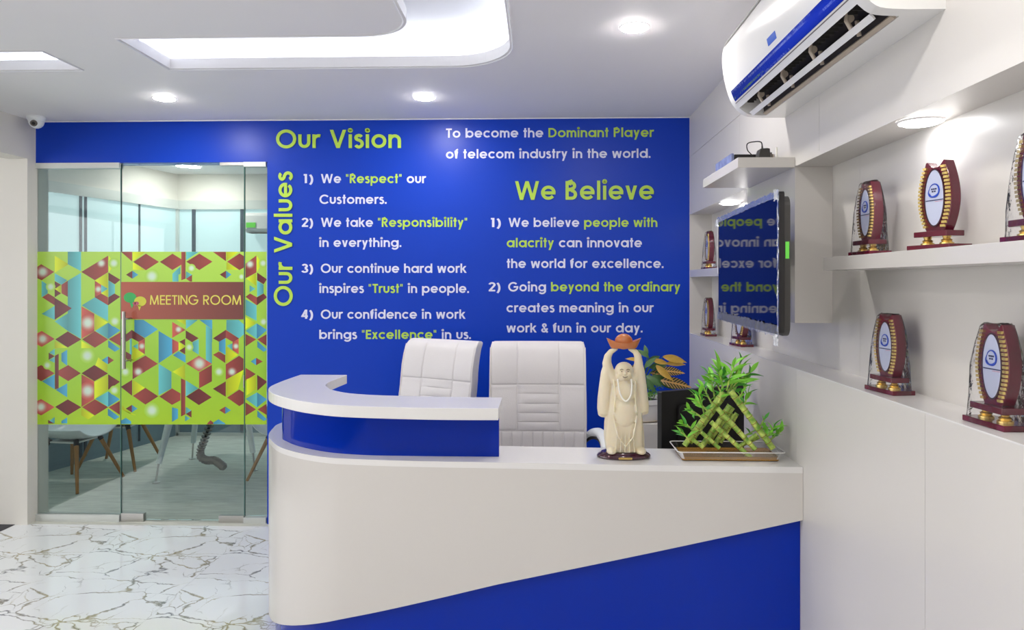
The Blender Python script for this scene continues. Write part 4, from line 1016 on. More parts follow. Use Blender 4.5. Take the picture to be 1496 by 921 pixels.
# ------------------------------------------------------------------ trophies
def build_trophy(loc, rz, label, wrap=0, dark=False):
    t = empty('trophy', loc, rz, label=label, cat='trophy', group='trophies in the wall niches')
    mm = M['maroon']
    obj('base', mbox(-.068, .068, -.034, .034, 0, .013), mm, t, bevel=.0015)
    bm = B()
    for x in (-.03, .03):
        bm = lathe(B(), [(.016, .013), (.016, .017), (.011, .020), (.013, .024), (.008, .027), (.010, .033)], 16, (x, -.004, 0)); obj('gold_foot', bm, M['gold'], t, True, split=.4)
    obj('upper_plinth', mbox(-.052, .052, -.027, .027, .033, .047), mm, t, bevel=.0015)
    # vase shaped body
    def hw(s_): return .028+.023*math.sin(min(1, s_/.95)*PI)**.85 if s_ < .475 else .0300+.0210*math.cos((s_-.475)/.525*PI/2)
    Z0, HH = .047, .176
    R = [(hw(i/20), Z0+HH*i/20) for i in range(21)]
    top = [(.0300, Z0+HH), (.0255, Z0+HH+.0015), (.021, Z0+HH-.004), (.014, Z0+HH-.011), (.005, Z0+HH-.0145), (-.005, Z0+HH-.0145), (-.014, Z0+HH-.011), (-.021, Z0+HH-.004), (-.0255, Z0+HH+.0015), (-.0300, Z0+HH)]
    P = R[:-1]+top+[(-a, b) for a, b in R[-2::-1]]
    obj('body', prism(B(), P, -.010, .018, 'y'), mm, t, bevel=.0015)
    # oval frame + plaque
    cz = Z0+HH*.48
    ov = lambda a, b: [(a*math.cos(2*PI*i/32), cz+b*math.sin(2*PI*i/32)) for i in range(32)]
    obj('oval_rim', prism(B(), ov(.0325, .0735), -.0135, -.010, 'y', [ov(.029, .070)[::-1]]), M['maroondark'], t)
    pl_ = obj('plaque', prism(B(), ov(.029, .070), -.0125, -.0095, 'y'), M['plaque'], t)
    for nm, sx in (('bead_strip', -1), ('bead_strip', 1)):
        bm = B()
        for i in range(17):
            s_ = .07+.84*i/16; x = sx*(hw(s_)-.0075); z = Z0+HH*s_
            if sx and abs(x) < .0: continue
            box(bm, x-.0055, x+.0055, -.0165, -.010, z-.0030, z+.0030)
        obj(nm, bm, M['gold'], t, kind='stuff', label='strip of small gold beads')
    # emblem: two crossing swirls with small letter blocks, name line below
    bm = B()
    for (a0, a1, rx, rz_, ro) in ((200, 520, .0155, .0165, 0), (120, 330, .019, .014, .5)):
        pts = []
        for i in range(25):
            a = math.radians(a0+(a1-a0)*i/24); x, z = rx*math.cos(a), rz_*math.sin(a)
            pts.append((x*math.cos(ro)-z*math.sin(ro), -.0131, cz+.018+x*math.sin(ro)+z*math.cos(ro)))
        tube(bm, pts, [.0006+.0017*math.sin(PI*i/24) for i in range(25)], 5)
    obj('emblem', bm, M['logoblue'], pl_)
    bm = B()
    for q, (x, z) in enumerate(((-.007, .022), (-.001, .022), (.005, .022), (-.005, .016), (.002, .016))): box(bm, x-.0024, x+.0022, -.0133, -.0124, cz+z-.0019, cz+z+.0019)
    x = -.027
    random.seed(8)
    obj('emblem', bm, M['logonavy'], pl_); bm = B()
    while x < .026:
        w3 = random.uniform(.002, .005); box(bm, x, x+w3, -.0132, -.0124, cz-.0075, cz-.0050); x += w3+.0009
    obj('emblem', bm, M['logonavy'], pl_)
    obj('emblem', mbox(.002, .026, -.0131, -.0124, cz-.0105, cz-.0098), M['logored'], pl_)
    if wrap:
        random.seed(wrap); bm = B(); n = 20; rings = []
        for i, (sx, sy, z) in enumerate(((.070, .036, .0), (.069, .035, .02), (.066, .033, .07), (.062, .029, .13), (.052, .024, .18), (.040, .019, .220), (.034, .013, .226))):
            r = []
            for j in range(n):
                a = 2*PI*j/n; cx_, sy_ = math.cos(a), math.sin(a); e = .45
                x = sx*math.copysign(abs(cx_)**e, cx_)*(1+random.uniform(-.05, .03)*(i > 0)); y = sy*math.copysign(abs(sy_)**e, sy_)*(1+random.uniform(-.06, .04)*(i > 0))
                r.append(bm.verts.new((x, y, z+(random.uniform(-.003, .003) if i else .0005))))
            rings.append(r)
        for i in range(len(rings)-1):
            for j in range(n): bm.faces.new((rings[i][j], rings[i][(j+1) % n], rings[i+1][(j+1) % n], rings[i+1][j]))
        bm.faces.new(rings[-1])
        obj('plastic_bag', bm, M['wrap'], t, True, split=3, label='clear crinkled plastic bag over the trophy')
    return t
RZ = -PI/2
XT = (XW+XN)/2-.003
def tr(px, z, label, wrap=0, dr=0):
    y = atx(px, 500, XT)[1]; return build_trophy((XT, y, z), RZ+dr, label, wrap)
tr(1371, 1.634, 'unwrapped maroon and gold trophy under the spotlight on the upper right shelf', 0, .26)
tr(1270, 1.634, 'bagged maroon trophy at the far end of the upper right shelf', 11, .02)
tr(1517, 1.634, 'bagged trophy cut off by the photo edge on the upper right shelf', 12)
tr(1299, ZLG, 'bagged maroon trophy farther away on the right ledge, below the long shelf', 13, .12)
tr(1457, ZLG, 'large bagged maroon trophy nearest the camera on the right ledge', 14, .05)
tr(1036, za, 'small bagged trophy on the short far shelf beside the television', 15)
tr(1035, ZLG, 'small bagged trophy on the ledge next to the blue wall', 16)
tr(1083, ZLG, 'bagged trophy on the ledge half hidden under the television', 17, .15)

# ------------------------------------------------------------------ statue
st_ = aty(911.5, 670, 2.665); stz = ZC
stt = empty('figurine', (st_[0], 2.675, stz), label='frosted cream laughing monk figurine lifting a boat-shaped ingot on the counter', cat='figurine')
K = 1/1690.0
sxx = lambda x: (x-272)*K
szz = lambda y: (842-y)*K
obj('pedestal', lathe(B(), [(.094, 0), (.101, .004), (.101, .010), (.096, .016), (.088, .020), (.084, .024), (0, .024)], 40, (0, 0, 0), 1, .55), M['maroondark'], stt, True, split=.6)
obj('name_plate', prism(B(), rrect(-.025, .025, .005, .012, .0025), -.0575, -.054, 'y'), M['brass'], stt)
bm = B()
def ell(x, y, rx, ry, dy=0, rd=None, tilt=0):
    m = Matrix.Translation((sxx(x), dy, szz(y))) @ Matrix.Rotation(tilt, 4, 'Y') @ Matrix.Diagonal((rx*K, (rd or rx*.7)*K, ry*K, 1))
    bmesh.ops.create_uvsphere(bm, u_segments=20, v_segments=12, radius=1, matrix=m)
# robe skirt (lathe-like with folds), torso, belly
def robe(P, n=40, folds=9, amp=.035):
    rings = []
    for (x0, x1, y, d) in P:
        c_ = (sxx(x0)+sxx(x1))/2; r = (sxx(x1)-sxx(x0))/2; ring = []
        for j in range(n):
            a = 2*PI*j/n; f = 1+amp*math.sin(folds*a+y*.01)
            ring.append(bm.verts.new((c_+r*f*math.cos(a), r*d*f*math.sin(a), szz(y))))
        rings.append(ring)
    for i in range(len(rings)-1):
        for j in range(n): bm.faces.new((rings[i][j], rings[i][(j+1) % n], rings[i+1][(j+1) % n], rings[i+1][j]))
    bm.faces.new(rings[0][::-1]); bm.faces.new(rings[-1])
robe([(162, 400, 800, .55), (152, 402, 760, .58), (148, 400, 690, .6), (152, 394, 620, .62), (160, 388, 540, .64), (170, 380, 450, .62), (180, 366, 380, .58), (192, 350, 330, .5), (215, 330, 300, .4)])
ell(275, 545, 84, 110, -.022, 62)            # belly
ell(275, 420, 70, 70, -.028, 50)            # chest
ell(272, 282, 58, 52, -.012, 50)            # head
ell(272, 318, 52, 34, -.016, 46)            # jowls
ell(274, 296, 9, 8, -.044, 9); ell(246, 303, 16, 13, -.036, 12); ell(300, 303, 16, 13, -.036, 12)   # nose, cheeks
ell(214, 300, 9, 22, -.008, 9); ell(330, 300, 9, 22, -.008, 9)                                # ears
ell(190, 790, 32, 24, -.03, 52); ell(375, 790, 32, 24, -.03, 52)                              # feet
def limb(P, sc=1):
    tube(bm, [(sxx(x), d, szz(y)) for x, y, r, d in P], [r*K for x, y, r, d in P], 14)
    for x, y, r, d in (P[0], P[-1]): ell(x, y, r, r, d, r)
limb([(215, 345, 42, 0), (180, 300, 36, 0), (165, 240, 30, .0), (172, 195, 24, -.003), (192, 166, 18, -.004), (222, 150, 13, -.004)])
limb([(335, 345, 42, 0), (358, 300, 34, 0), (368, 240, 28, .0), (362, 195, 24, -.003), (344, 166, 18, -.004), (312, 150, 13, -.004)])
def sleeve(P):
    tube(bm, [(sxx(x), 0, szz(y)) for x, y, r in P], [r*K for x, y, r in P], 16)
    x, y, r = P[-1]; ell(x, y, r*1.0, r*.6, 0, r*.7)
sleeve([(172, 230, 22), (163, 300, 36), (158, 380, 42), (152, 460, 46), (147, 530, 44), (146, 565, 38)])
sleeve([(368, 230, 22), (374, 300, 34), (380, 380, 38), (386, 460, 42), (392, 520, 42), (395, 550, 36)])
for k in range(5):
    x = 212+k*30; tube(bm, [(sxx(x), -.046, szz(795)), (sxx(x+(2-k)*4), -.052, szz(700)), (sxx(272+(x-272)*.8), -.052, szz(640))], [.0035, .003, .001], 6)
tube(bm, [(sxx(196), -.040, szz(560)), (sxx(225), -.058, szz(690)), (sxx(272), -.062, szz(752)), (sxx(322), -.058, szz(690)), (sxx(350), -.040, szz(560))], .0035, 8)
for sx, x0 in ((-1, 205), (1, 340)): tube(bm, [(sxx(x0), -.028, szz(345)), (sxx(x0+sx*-6), -.048, szz(440)), (sxx(x0-sx*-4), -.050, szz(540))], .004, 8)
for v in bm.verts: v.co.z = max(v.co.z, .0225)
so = obj('monk_body', bm, M['resin'], stt, True, split=3)
rm = so.modifiers.new('remesh', 'REMESH'); rm.mode = 'VOXEL'; rm.voxel_size = .0024; rm.use_smooth_shade = True
sm_ = so.modifiers.new('smooth', 'SMOOTH'); sm_.iterations = 5; sm_.factor = .5
bm = B()
for s_ in (-1, 1):
    ex = sxx(272+s_*20); tube(bm, [(ex-.006, -.0405, szz(277)), (ex, -.0425, szz(271)), (ex+.006, -.0405, szz(276))], .0011, 6)
    sphere(bm, (ex, -.0425, szz(285)), (.0032, .0015, .0014), 8)
tube(bm, [(sxx(258), -.0430, szz(318)), (sxx(272), -.0465, szz(323)), (sxx(288), -.0430, szz(318))], .0012, 6)
obj('painted_face', bm, M['ink'], stt, True)
neck = [(225, 335), (228, 365), (232, 395), (240, 425), (254, 450), (274, 466), (294, 450), (306, 425), (311, 395), (312, 365), (310, 335)]
pts = catmull([(sxx(x), -.052-.010*math.sin(i/10*PI), szz(y)) for i, (x, y) in enumerate(neck)], 4)
bm = B()
for p_ in pts: sphere(bm, p_, .0033, 8)
obj('bead_necklace', bm, M['pearl'], stt, True, kind='stuff')
# ingot
ig = B(); rings = []
n = 32
for i, (t_, z) in enumerate(((.0, 0), (.3, .002), (.55, .012), (.8, .026), (1, .040))):
    ring = []
    for j in range(n):
        a = 2*PI*j/n; ca, sa = math.cos(a), math.sin(a)
        rx = .042+(.065-.042)*t_**1.2; ry = .016+.016*t_
        zz = z*(.55+.45*abs(ca)**2)
        ring.append(ig.verts.new((rx*ca, ry*sa, zz)))
    rings.append(ring)
for t_, z in ((.93, .037), (.6, .024), (0.2, .018)):
    ring = []
    for j in range(n):
        a = 2*PI*j/n; ca, sa = math.cos(a), math.sin(a); ring.append(ig.verts.new(((.060*t_)*ca, .028*t_*sa, z*(.55+.45*abs(ca)**2 if t_ > .5 else 1))))
    rings.append(ring)
for i in range(len(rings)-1):
    for j in range(n): ig.faces.new((rings[i][j], rings[i][(j+1) % n], rings[i+1][(j+1) % n], rings[i+1][j]))
ig.faces.new(rings[0][::-1]); ig.faces.new(rings[-1])
go = obj('ingot', ig, M['ingot'], stt, True, split=.7, loc=(sxx(272), -.004, szz(146)))
bm = B(); sphere(bm, (0, 0, .026), (.034, .024, .030), 20); obj('ingot_dome', bm, M['ingot'], go, True)

# ------------------------------------------------------------------ lucky bamboo
bx0, bx1 = aty(990, 670, 2.62)[0], aty(1147, 675, 2.62)[0]
by0, by1 = 2.615, 2.80
lb = empty('lucky_bamboo', ((bx0+bx1)/2, 2.70, ZC), label='trellis of lucky bamboo stalks standing in a clear water tray on the counter', cat='plant')
hwx = min((bx1-bx0)/2, XW-.012-(bx0+bx1)/2)
def shell(hx_, hy_, z0, z1, t, rim):
    bm = B(); o1 = rrect(-hx_+.014, hx_-.014, -hy_+.014, hy_-.014, .012); o2 = rrect(-hx_, hx_, -hy_, hy_, .015)
    prism(bm, o1, z0, z0+t, 'z')
    n = len(o1)
    A_ = [bm.verts.new((p[0], p[1], z0+t)) for p in o1]; B_ = [bm.verts.new((p[0], p[1], z1)) for p in o2]
    o3 = rrect(-hx_-rim, hx_+rim, -hy_-rim, hy_+rim, .018); C_ = [bm.verts.new((p[0], p[1], z1+.001)) for p in o3]; D_ = [bm.verts.new((p[0], p[1], z1-.004)) for p in o3]
    for i in range(n):
        j = (i+1) % n
        for a, b in ((A_, B_), (B_, C_), (C_, D_)): bm.faces.new((a[i], a[j], b[j], b[i]))
    return bm
obj('tray', shell(hwx-.006, .088, .0005, .036, .002, .005), M['traymat'], lb, label='clear plastic tray')
obj('tray_rim', edge_trim2 := tube(B(), [(p[0], p[1], .036) for p in rrect(-hwx, hwx, -.093, .093, .018)]+[(hwx, .075, .036)], .0018, 6), M['potwhite'], lb, True)
obj('water', prism(B(), rrect(-hwx+.018, hwx-.018, -.076, .076, .012), .003, .016, 'z'), M['water'], lb)
LX = lambda x: (x-492)/1790.0
LZ = lambda y: (822-y)/1790.0
def stalk(a, b, r, dy, m=M['bamboo']):
    P0, P1 = Vector((LX(a[0]), dy, max(LZ(a[1]), .006))), Vector((LX(b[0]), dy+.004, LZ(b[1])))
    L__ = (P1-P0).length; n = max(2, int(L__/.028)); bm = B(); pts = []; rr = []
    for i in range(n+1):
        t = i/n
        for d, k in ((-.004, 1), (-.0015, 1.10), (.0015, 1.10), (.004, 1)):
            tt = t+d/L__
            if 0 <= tt <= 1: pts.append(P0.lerp(P1, tt)); rr.append(r*k)
    tube(bm, pts, rr, 12)
    o = obj('stalk', bm, m, lb, True, split=3)
    bm = B(); q = (P1-P0).normalized()
    for i in range(1, n):
        c_ = P0.lerp(P1, i/n); cyl(bm, c_-q*.0009, c_+q*.0009, r*1.14, n=12)
    bm2 = obj('node_rings', bm, M['ring'], o, True)
    return P0, P1
R_ = .0105
stalk((205, 745), (470, 378), R_, -.02); stalk((250, 735), (495, 400), R_, .005)
stalk((330, 748), (520, 470), R_, -.01); stalk((372, 740), (548, 490), R_, .012)
stalk((430, 748), (560, 540), R_*.9, .02); stalk((470, 745), (590, 540), R_*.85, .036)
stalk((570, 742), (690, 660), R_*.7, -.03); stalk((600, 745), (720, 690), R_*.7, .0)
stalk((785, 748), (505, 365), R_*1.1, -.045); stalk((665, 752), (415, 480), R_*.9, -.05)
stalk((632, 805), (368, 568), R_*.82, -.06); stalk((432, 750), (308, 640), R_*.7, -.045)
stalk((325, 745), (250, 690), R_*.7, -.045); stalk((800, 745), (700, 620), R_*.75, .03)
# leaves
def leaf_mesh(name, L__, W_, m, fold=.25, droop=.35, n=7):
    bm = B(); rows = []
    for i in range(n+1):
        t = i/n; wd = W_*(math.sin(PI*min(1, t*1.02+.03))**.8)*(1-t*.25) if i < n else 0
        y = L__*t; z = -droop*L__*t*t
        rows.append([bm.verts.new((-wd, y, z+wd*fold*2)), bm.verts.new((0, y, z)), bm.verts.new((wd+.00005, y, z+wd*fold*2))])
    for a, b in zip(rows[:-1], rows[1:]):
        for j in (0, 1): bm.faces.new((a[j], a[j+1], b[j+1], b[j]))
    me = bpy.data.meshes.new(name); bm.to_mesh(me); bm.free(); me.materials.append(m)
    for p in me.polygons: p.use_smooth = True
    return me
LM = [leaf_mesh('leaf', .060, .0092, M['green1'], .22, .25), leaf_mesh('leaf', .070, .0105, M['green1'], .22, .45), leaf_mesh('leaf', .050, .0088, M['green2'], .25, .3), leaf_mesh('leaf', .040, .0082, M['green1'], .2, .1), leaf_mesh('leaf', .058, .0085, M['green2'], .2, .6)]
def put_leaf(me, base, dirv, roll, sc, parent, name='leaf'):
    o = bpy.data.objects.new(name, me); COL.objects.link(o); o.parent = parent
    y = Vector(dirv).normalized(); z = Vector((0, 0, 1)); z = (z-y*z.dot(y)).normalized() if abs(y.z) < .98 else Vector((0, -1, 0)); x = y.cross(z)
    mt = Matrix((x, y, z)).transposed().to_4x4() @ Matrix.Rotation(roll, 4, 'Y')
    o.matrix_local = Matrix.Translation(base) @ mt @ Matrix.Scale(sc, 4); return o
random.seed(21)
def sprig(cx, cy, tx, ty, dy, n, spread=1.0, sc=1.0, h=.05):
    """short green shoot from stalk (cx,cy) to (tx,ty) with leaves along it"""
    P0 = Vector((LX(cx), dy, LZ(cy))); P1 = Vector((LX(tx), dy+random.uniform(-.02, .02), LZ(ty)))
    mid = (P0+P1)/2+Vector((random.uniform(-.006, .006), 0, .004))
    pts = catmull([P0, mid, P1], 5); obj('shoot', tube(B(), pts, [.0038-.002*i/len(pts) for i in range(len(pts))], 6), M['bamboo'], lb, True)
    ax = (P1-P0).normalized()
    for i in range(n):
        t = .25+.75*i/max(1, n-1); b = P0.lerp(P1, t); a = i*2.4+random.uniform(-.4, .4)
        side = Vector((math.cos(a), math.sin(a)*.8, random.uniform(-.15, .5)))
        d = ax*(.25+.9*t)+side*spread*(1.1-.5*t)
        if b.x+ d.normalized().x*.07 > hwx+.02 and d.x > 0: d.x *= .2
        put_leaf(random.choice(LM), b, d, random.choice((-1, 1))*random.uniform(.3, 1.3), sc*random.uniform(.8, 1.15), lb)
sprig(470, 378, 430, 235, -.01, 9); sprig(490, 370, 540, 200, -.02, 9); sprig(500, 400, 600, 190, 0, 8)
sprig(520, 380, 660, 250, .01, 8); sprig(560, 460, 640, 320, .0, 7, .9, .9); sprig(610, 500, 660, 400, .01, 7, .9, .9)
sprig(460, 380, 370, 260, .01, 7); sprig(400, 470, 340, 350, -.01, 7, 1, .9); sprig(370, 520, 290, 440, -.02, 6, 1, .9)
sprig(330, 560, 240, 500, -.03, 6, 1, .9); sprig(260, 640, 190, 590, -.03, 6, .9, .75); sprig(235, 700, 180, 650, -.03, 6, .9, .75)
sprig(700, 660, 740, 560, -.03, 6, .8, .75); sprig(740, 700, 790, 610, -.03, 7, .8, .8); sprig(770, 710, 850, 640, -.02, 7, .8, .8)
sprig(480, 375, 470, 250, .02, 8); sprig(540, 430, 610, 270, .02, 8); sprig(350, 540, 310, 400, .0, 6, 1, .85); sprig(430, 450, 400, 300, .02, 7, 1, .9); sprig(430, 450, 470, 330, -.03, 6, .9, .8); sprig(620, 690, 690, 640, .01, 4, .8, .6)

# ------------------------------------------------------------------ monitor behind the counter
mn = aty(966.5, 573, 2.92); mf = aty(1087, 562, 3.13)
A_, B2 = Vector((mn[0], 2.92, 0)), Vector((min(mf[0], .90), 3.13, 0)); wdt = (B2-A_).length
mo = empty('monitor', (A_.x, A_.y, .75), math.atan2(B2.y-A_.y, B2.x-A_.x), label='black computer monitor seen from behind on the desk', cat='monitor')
mtz = aty(966.5, 573, 2.92)[2]-.75
obj('back_cover', prism(B(), rrect(0, wdt, .07, mtz, .006), 0, .028, 'y'), M['black'], mo, bevel=.003)
obj('screen', mbox(.01, wdt-.01, .028, .0295, .08, mtz-.01), M['screen'], mo)
obj('rear_bulge', prism(B(), rrect(.08, wdt-.08, .10, mtz-.06, .02), -.014, .0, 'y'), M['black'], mo, bevel=.005)
obj('stand', mbox(wdt/2-.02, wdt/2+.02, -.008, .012, .008, .14), M['black'], mo)
obj('foot', lathe(B(), [(.10, 0), (.10, .006), (.03, .010)], 28, (wdt/2, .01, 0), 1, .8), M['black'], mo)

# ------------------------------------------------------------------ potted croton on white pedestal
yp = 3.93
pc = aty(935, 600, yp); zr = aty(935, 580, yp)[2]; zb_ = aty(935, 612, yp)[2]
ex = aty(964.5, 630, yp)[0]
cbn = obj('pedestal_cabinet', mbox(pc[0]-(ex-pc[0]), ex, yp-.14, yp+.15, 0, zb_), M['white'], bevel=.004)
tag(cbn, 'white pedestal cabinet under the potted croton by the blue wall', 'cabinet')
cr_ = empty('potted_croton', (pc[0], yp, zb_), label='croton with veined green and yellow leaves in a white pot behind the figurine', cat='plant')
ph = zr-zb_
obj('pot', lathe(B(), [(.105, .004), (.112, .02), (.124, ph*.75), (.131, ph*.78), (.134, ph), (.126, ph), (.118, ph-.02), (0, ph-.022)], 36), M['potwhite'], cr_, True, split=.5)
obj('saucer', lathe(B(), [(.12, 0), (.132, .008), (.13, .010), (.105, .004)], 36), M['acbeige'], cr_, True)
obj('soil', lathe(B(), [(.115, ph-.021), (.08, ph-.014), (0, ph-.012)], 24), M['soil'], cr_)
random.seed(5)
CL = [leaf_mesh('leaf', .145, .030, M['croton'], .12, .35, 9), leaf_mesh('leaf', .15, .026, M['croton2'], .15, .25, 9), leaf_mesh('leaf', .13, .027, M['croton3'], .12, .3, 9)]
obj('stem', tube(B(), catmull([(0, 0, ph-.02), (.006, 0, ph+.06), (0, .0, ph+.12)], 5), .008, 8), M['wood'], cr_, True)
kk = aty(0, 0, yp)
def cl_leaf(px, py, tx, ty, mi, dy=0, roll=0, sc=1):
    a = aty(px, py, yp); b = aty(tx, ty, yp); P = Vector((a[0]-pc[0], dy*.4, a[2]-zb_)); Q = Vector((b[0]-pc[0], dy, b[2]-zb_))
    o = put_leaf(CL[mi], P, Q-P, (1.15 if (Q-P).x > 0 else -1.15)+roll*.35, (Q-P).length/.145*sc, cr_)
    obj('petiole', tube(B(), [(0.0, 0, ph+.03), ((P.x)*.5, dy*.2, (P.z+ph+.03)/2+.01), tuple(P)], .002, 5), M['croton3'], cr_, True)
for a in ((952, 526, 976, 530, 1, -.03, .3), (968, 521, 1002, 527, 1, -.03, .2), (973, 532, 1002, 530, 1, 0, -.5), (962, 541, 997, 541, 0, -.06, .2), (964, 555, 1006, 561, 0, -.08, .3), (957, 533, 977, 553, 1, -.09, .5),
          (948, 523, 929, 507, 2, 0, .5), (934, 527, 915, 522, 1, -.02, .4), (941, 537, 957, 518, 2, -.04, .3), (943, 548, 966, 562, 2, -.09, -.5), (946, 530, 972, 520, 2, .05, .6), (950, 545, 983, 551, 0, .02, -.2),
          (940, 545, 925, 556, 2, -.03, .4), (938, 533, 918, 538, 0, .03, .5), (944, 552, 952, 574, 2, -.1, .3), (950, 538, 985, 534, 2, .06, .6), (955, 548, 990, 569, 2, -.05, .2), (947, 520, 941, 502, 2, .04, .2)): cl_leaf(*a)
bm = B()
for i in range(420):
    a = random.uniform(0, 2*PI); r = random.uniform(.0, .125)**1.0; z = ph+random.uniform(-.01, .085)*(1-r*3)
    c_ = Vector((r*math.cos(a), r*math.sin(a), z)); d = Vector((random.uniform(-1, 1), random.uniform(-1, 1), random.uniform(-.5, 1))).normalized(); e = d.orthogonal().normalized()
    s1 = .009
    bm.faces.new([bm.verts.new(c_+v_) for v_ in (-d*s1, e*s1*.6, d*s1, -e*s1*.6)])
obj('small_foliage', bm, M['filler'], cr_, kind='stuff', label='small round green leaves filling the pot')

# ------------------------------------------------------------------ dome cameras
def dome(loc, label, r=.042, flip=1):
    e = empty('security_camera', loc, label=label, cat='camera')
    obj('mount', lathe(B(), [(r*1.15, 0), (r*1.18, -.010), (r, -.028), (r*.95, -.03)], 24), M['shell'], e, True, split=.5)
    bm = B(); sphere(bm, (0, 0, -.03), (r*.95, r*.95, r*1.0), 20); obj('dome', bm, M['shell'], e, True)
    d = Vector((.25, -.85, -.45)).normalized(); c_ = Vector((0, 0, -.03))
    bm = B(); cyl(bm, c_+d*r*.75, c_+d*r*1.06, r*.42, n=18); ln = obj('lens_bezel', bm, M['grey'], e, True)
    bm = B(); cyl(bm, c_+d*r*.9, c_+d*r*1.12, r*.22, n=14); obj('lens', bm, M['black'], ln, True)
p = atz(58, 172, H); dome((p[0], p[1]-.03, H), 'white dome security camera in the ceiling corner above the glass front', .046)

# ------------------------------------------------------------------ meeting room
YM = 7.08; HM = 2.66
ob = lambda n, b, m, **k: obj(n, b, m, kind='structure', **k)
ob('ceiling_meeting_room', mbox(-4.7, 1.3, D+.13, 7.4, HM, HM+.05), M['ceil'])
ob('wall_meeting_right', mbox(1.2, 1.3, D+.12, 7.4, 0, HM), M['white'])
CR = Vector((-3.70, YM, 0)); CLp = Vector((-4.16, 5.15, 0)); CL2 = Vector((-4.3, 4.55, 0))
def vwall(name, a, b, z0, z1, t, m, parent=None, kind='structure', side=1):
    d = (b-a).normalized(); nn = Vector((-d.y, d.x, 0))*t*side
    P = [(a.x, a.y), (b.x, b.y), (b.x+nn.x, b.y+nn.y), (a.x+nn.x, a.y+nn.y)]
    return obj(name, prism(B(), P, z0, z1, 'z'), m, parent, kind=kind if not parent else None)
ZW1 = aty(320, 302, YM)[2]
E1 = Vector((1.2, YM, 0)); L0 = CR+(CR-CLp).normalized()*-2.9
vwall('wall_meeting_back', CR, E1, ZW1, HM, .05, M['pillar'])
vwall('wall_meeting_left', L0, CR, ZW1, HM, .05, M['pillar'])
wa = empty('window_3', (0, 0, 0), kind='structure')
vwall('frosted_pane', CR, E1, .30, ZW1, .03, M['frost'], wa); vwall('lower_blind', CR, E1, .0, .30, .03, M['slate'], wa)
wl = empty('window_4', (0, 0, 0), kind='structure')
vwall('frosted_pane', L0, CR, .45, ZW1, .03, M['frost'], wl); vwall('lower_blind', L0, CR, .0, .45, .03, M['slate'], wl)
vwall('window_head', CR+Vector((0, -.03, 0)), E1+Vector((0, -.03, 0)), ZW1-.03, ZW1+.06, .03, M['alu'], wa)
vwall('window_head', L0+Vector((.03, 0, 0)), CR+Vector((.03, 0, 0)), ZW1-.03, ZW1+.06, .03, M['alu'], wl)
vwall('skirting_rail', CR+Vector((0, -.03, 0)), E1+Vector((0, -.03, 0)), 0, .03, .03, M['alu'], wa)
for px in (281, 352): 
    x = aty(px, 350, YM-.04)[0]; obj('mullion', mbox(x-.016, x+.016, YM-.02, YM-.001, .05, ZW1-.03), M['mullion'], wa)
for px, ww in ((117, .02), (203, .014)):
    d = ray(px, 350); dd = (CR-L0); t = (L0.x*d[1]-L0.y*d[0])/(dd.y*d[0]-dd.x*d[1]); P = L0+dd*t; dn = dd.normalized()*ww
    for off in (0, .05) if px == 117 else (0,):
        q = P+dd.normalized()*off; vwall('mullion', q-dn*.5, q+dn*.5, .05, ZW1-.03, .012, M['mullion'], wl, side=-1)
vwall('corner_post', CR+Vector((-.012, -.03, 0)), CR+Vector((.02, -.03, 0)), 0, ZW1, .03, M['alu'], wa)
for x, y, lb_ in ((*atz(268, 242, HM)[:2], 'ceiling downlight glowing inside the meeting room near the glass'), (*atz(381, 277, HM)[:2], 'ceiling downlight deeper inside the meeting room'), (-.6, 5.6, 'ceiling downlight in the hidden part of the meeting room'), (-3.3, 6.6, 'ceiling downlight in the far left corner of the meeting room')):
    downlight(x, y, lb_, HM, .06, 'roomlamp', 'meeting room downlights')
p = atz(314, 259, HM); dome((p[0], p[1], HM), 'small white dome camera on the meeting room ceiling', .045)
# small AC inside
p0 = aty(365, 322, YM-.06); xac = p0[0]
mac = empty('air_conditioner', (xac, YM-.031, aty(365, 342, YM)[2]), label='small white air conditioner with green label inside the meeting room', cat='air conditioner')
obj('housing', prism(B(), [(-.0, 0), (-.12, .0), (-.15, .04), (-.155, .17), (-.13, .2), (0, .2)], 0, .8, 'x'), M['acwhite'], mac, bevel=.006)
obj('outlet', mbox(.03, .77, -.135, -.04, -.004, .0), M['charcoal'], mac)
obj('energy_label', mbox(.015, .11, -.1565, -.154, .05, .10), M['greenlabel'], mac)
# table
tbx = empty('meeting_table', (-2.62, 5.86, 0), label='white meeting table with tapered white legs behind the glass', cat='table')
obj('table_top', prism(B(), rrect(-.52, .46, -.50, .52, .1), .71, .735, 'z'), M['shell'], tbx)
feet = [atz(228, 706, .0), atz(281, 671, .0), atz(372, 688, .0), (-2.3, 6.29, 0)]
for f_ in feet:
    fx, fy = f_[0]+2.62, f_[1]-5.86; tx, ty = fx*.72, fy*.72
    if fx < 0: tx = fx+.10
    else: tx = fx-.12
    P1 = Vector((tx, ty, .71)); P0 = Vector((fx, fy, .07))
    bm = B(); tube(bm, [P0+(P1-P0)*.12, P1], [.021, .034], 14); lg = obj('leg', bm, M['shell'], tbx, True)
    bm = B(); tube(bm, [Vector((fx, fy, .012)), P0+(P1-P0)*.12], .008, 8); lathe(bm, [(.028, .002), (.028, .008), (.008, .014)], 14, (fx, fy, 0)); obj('foot', bm, M['steel'], lg, True)
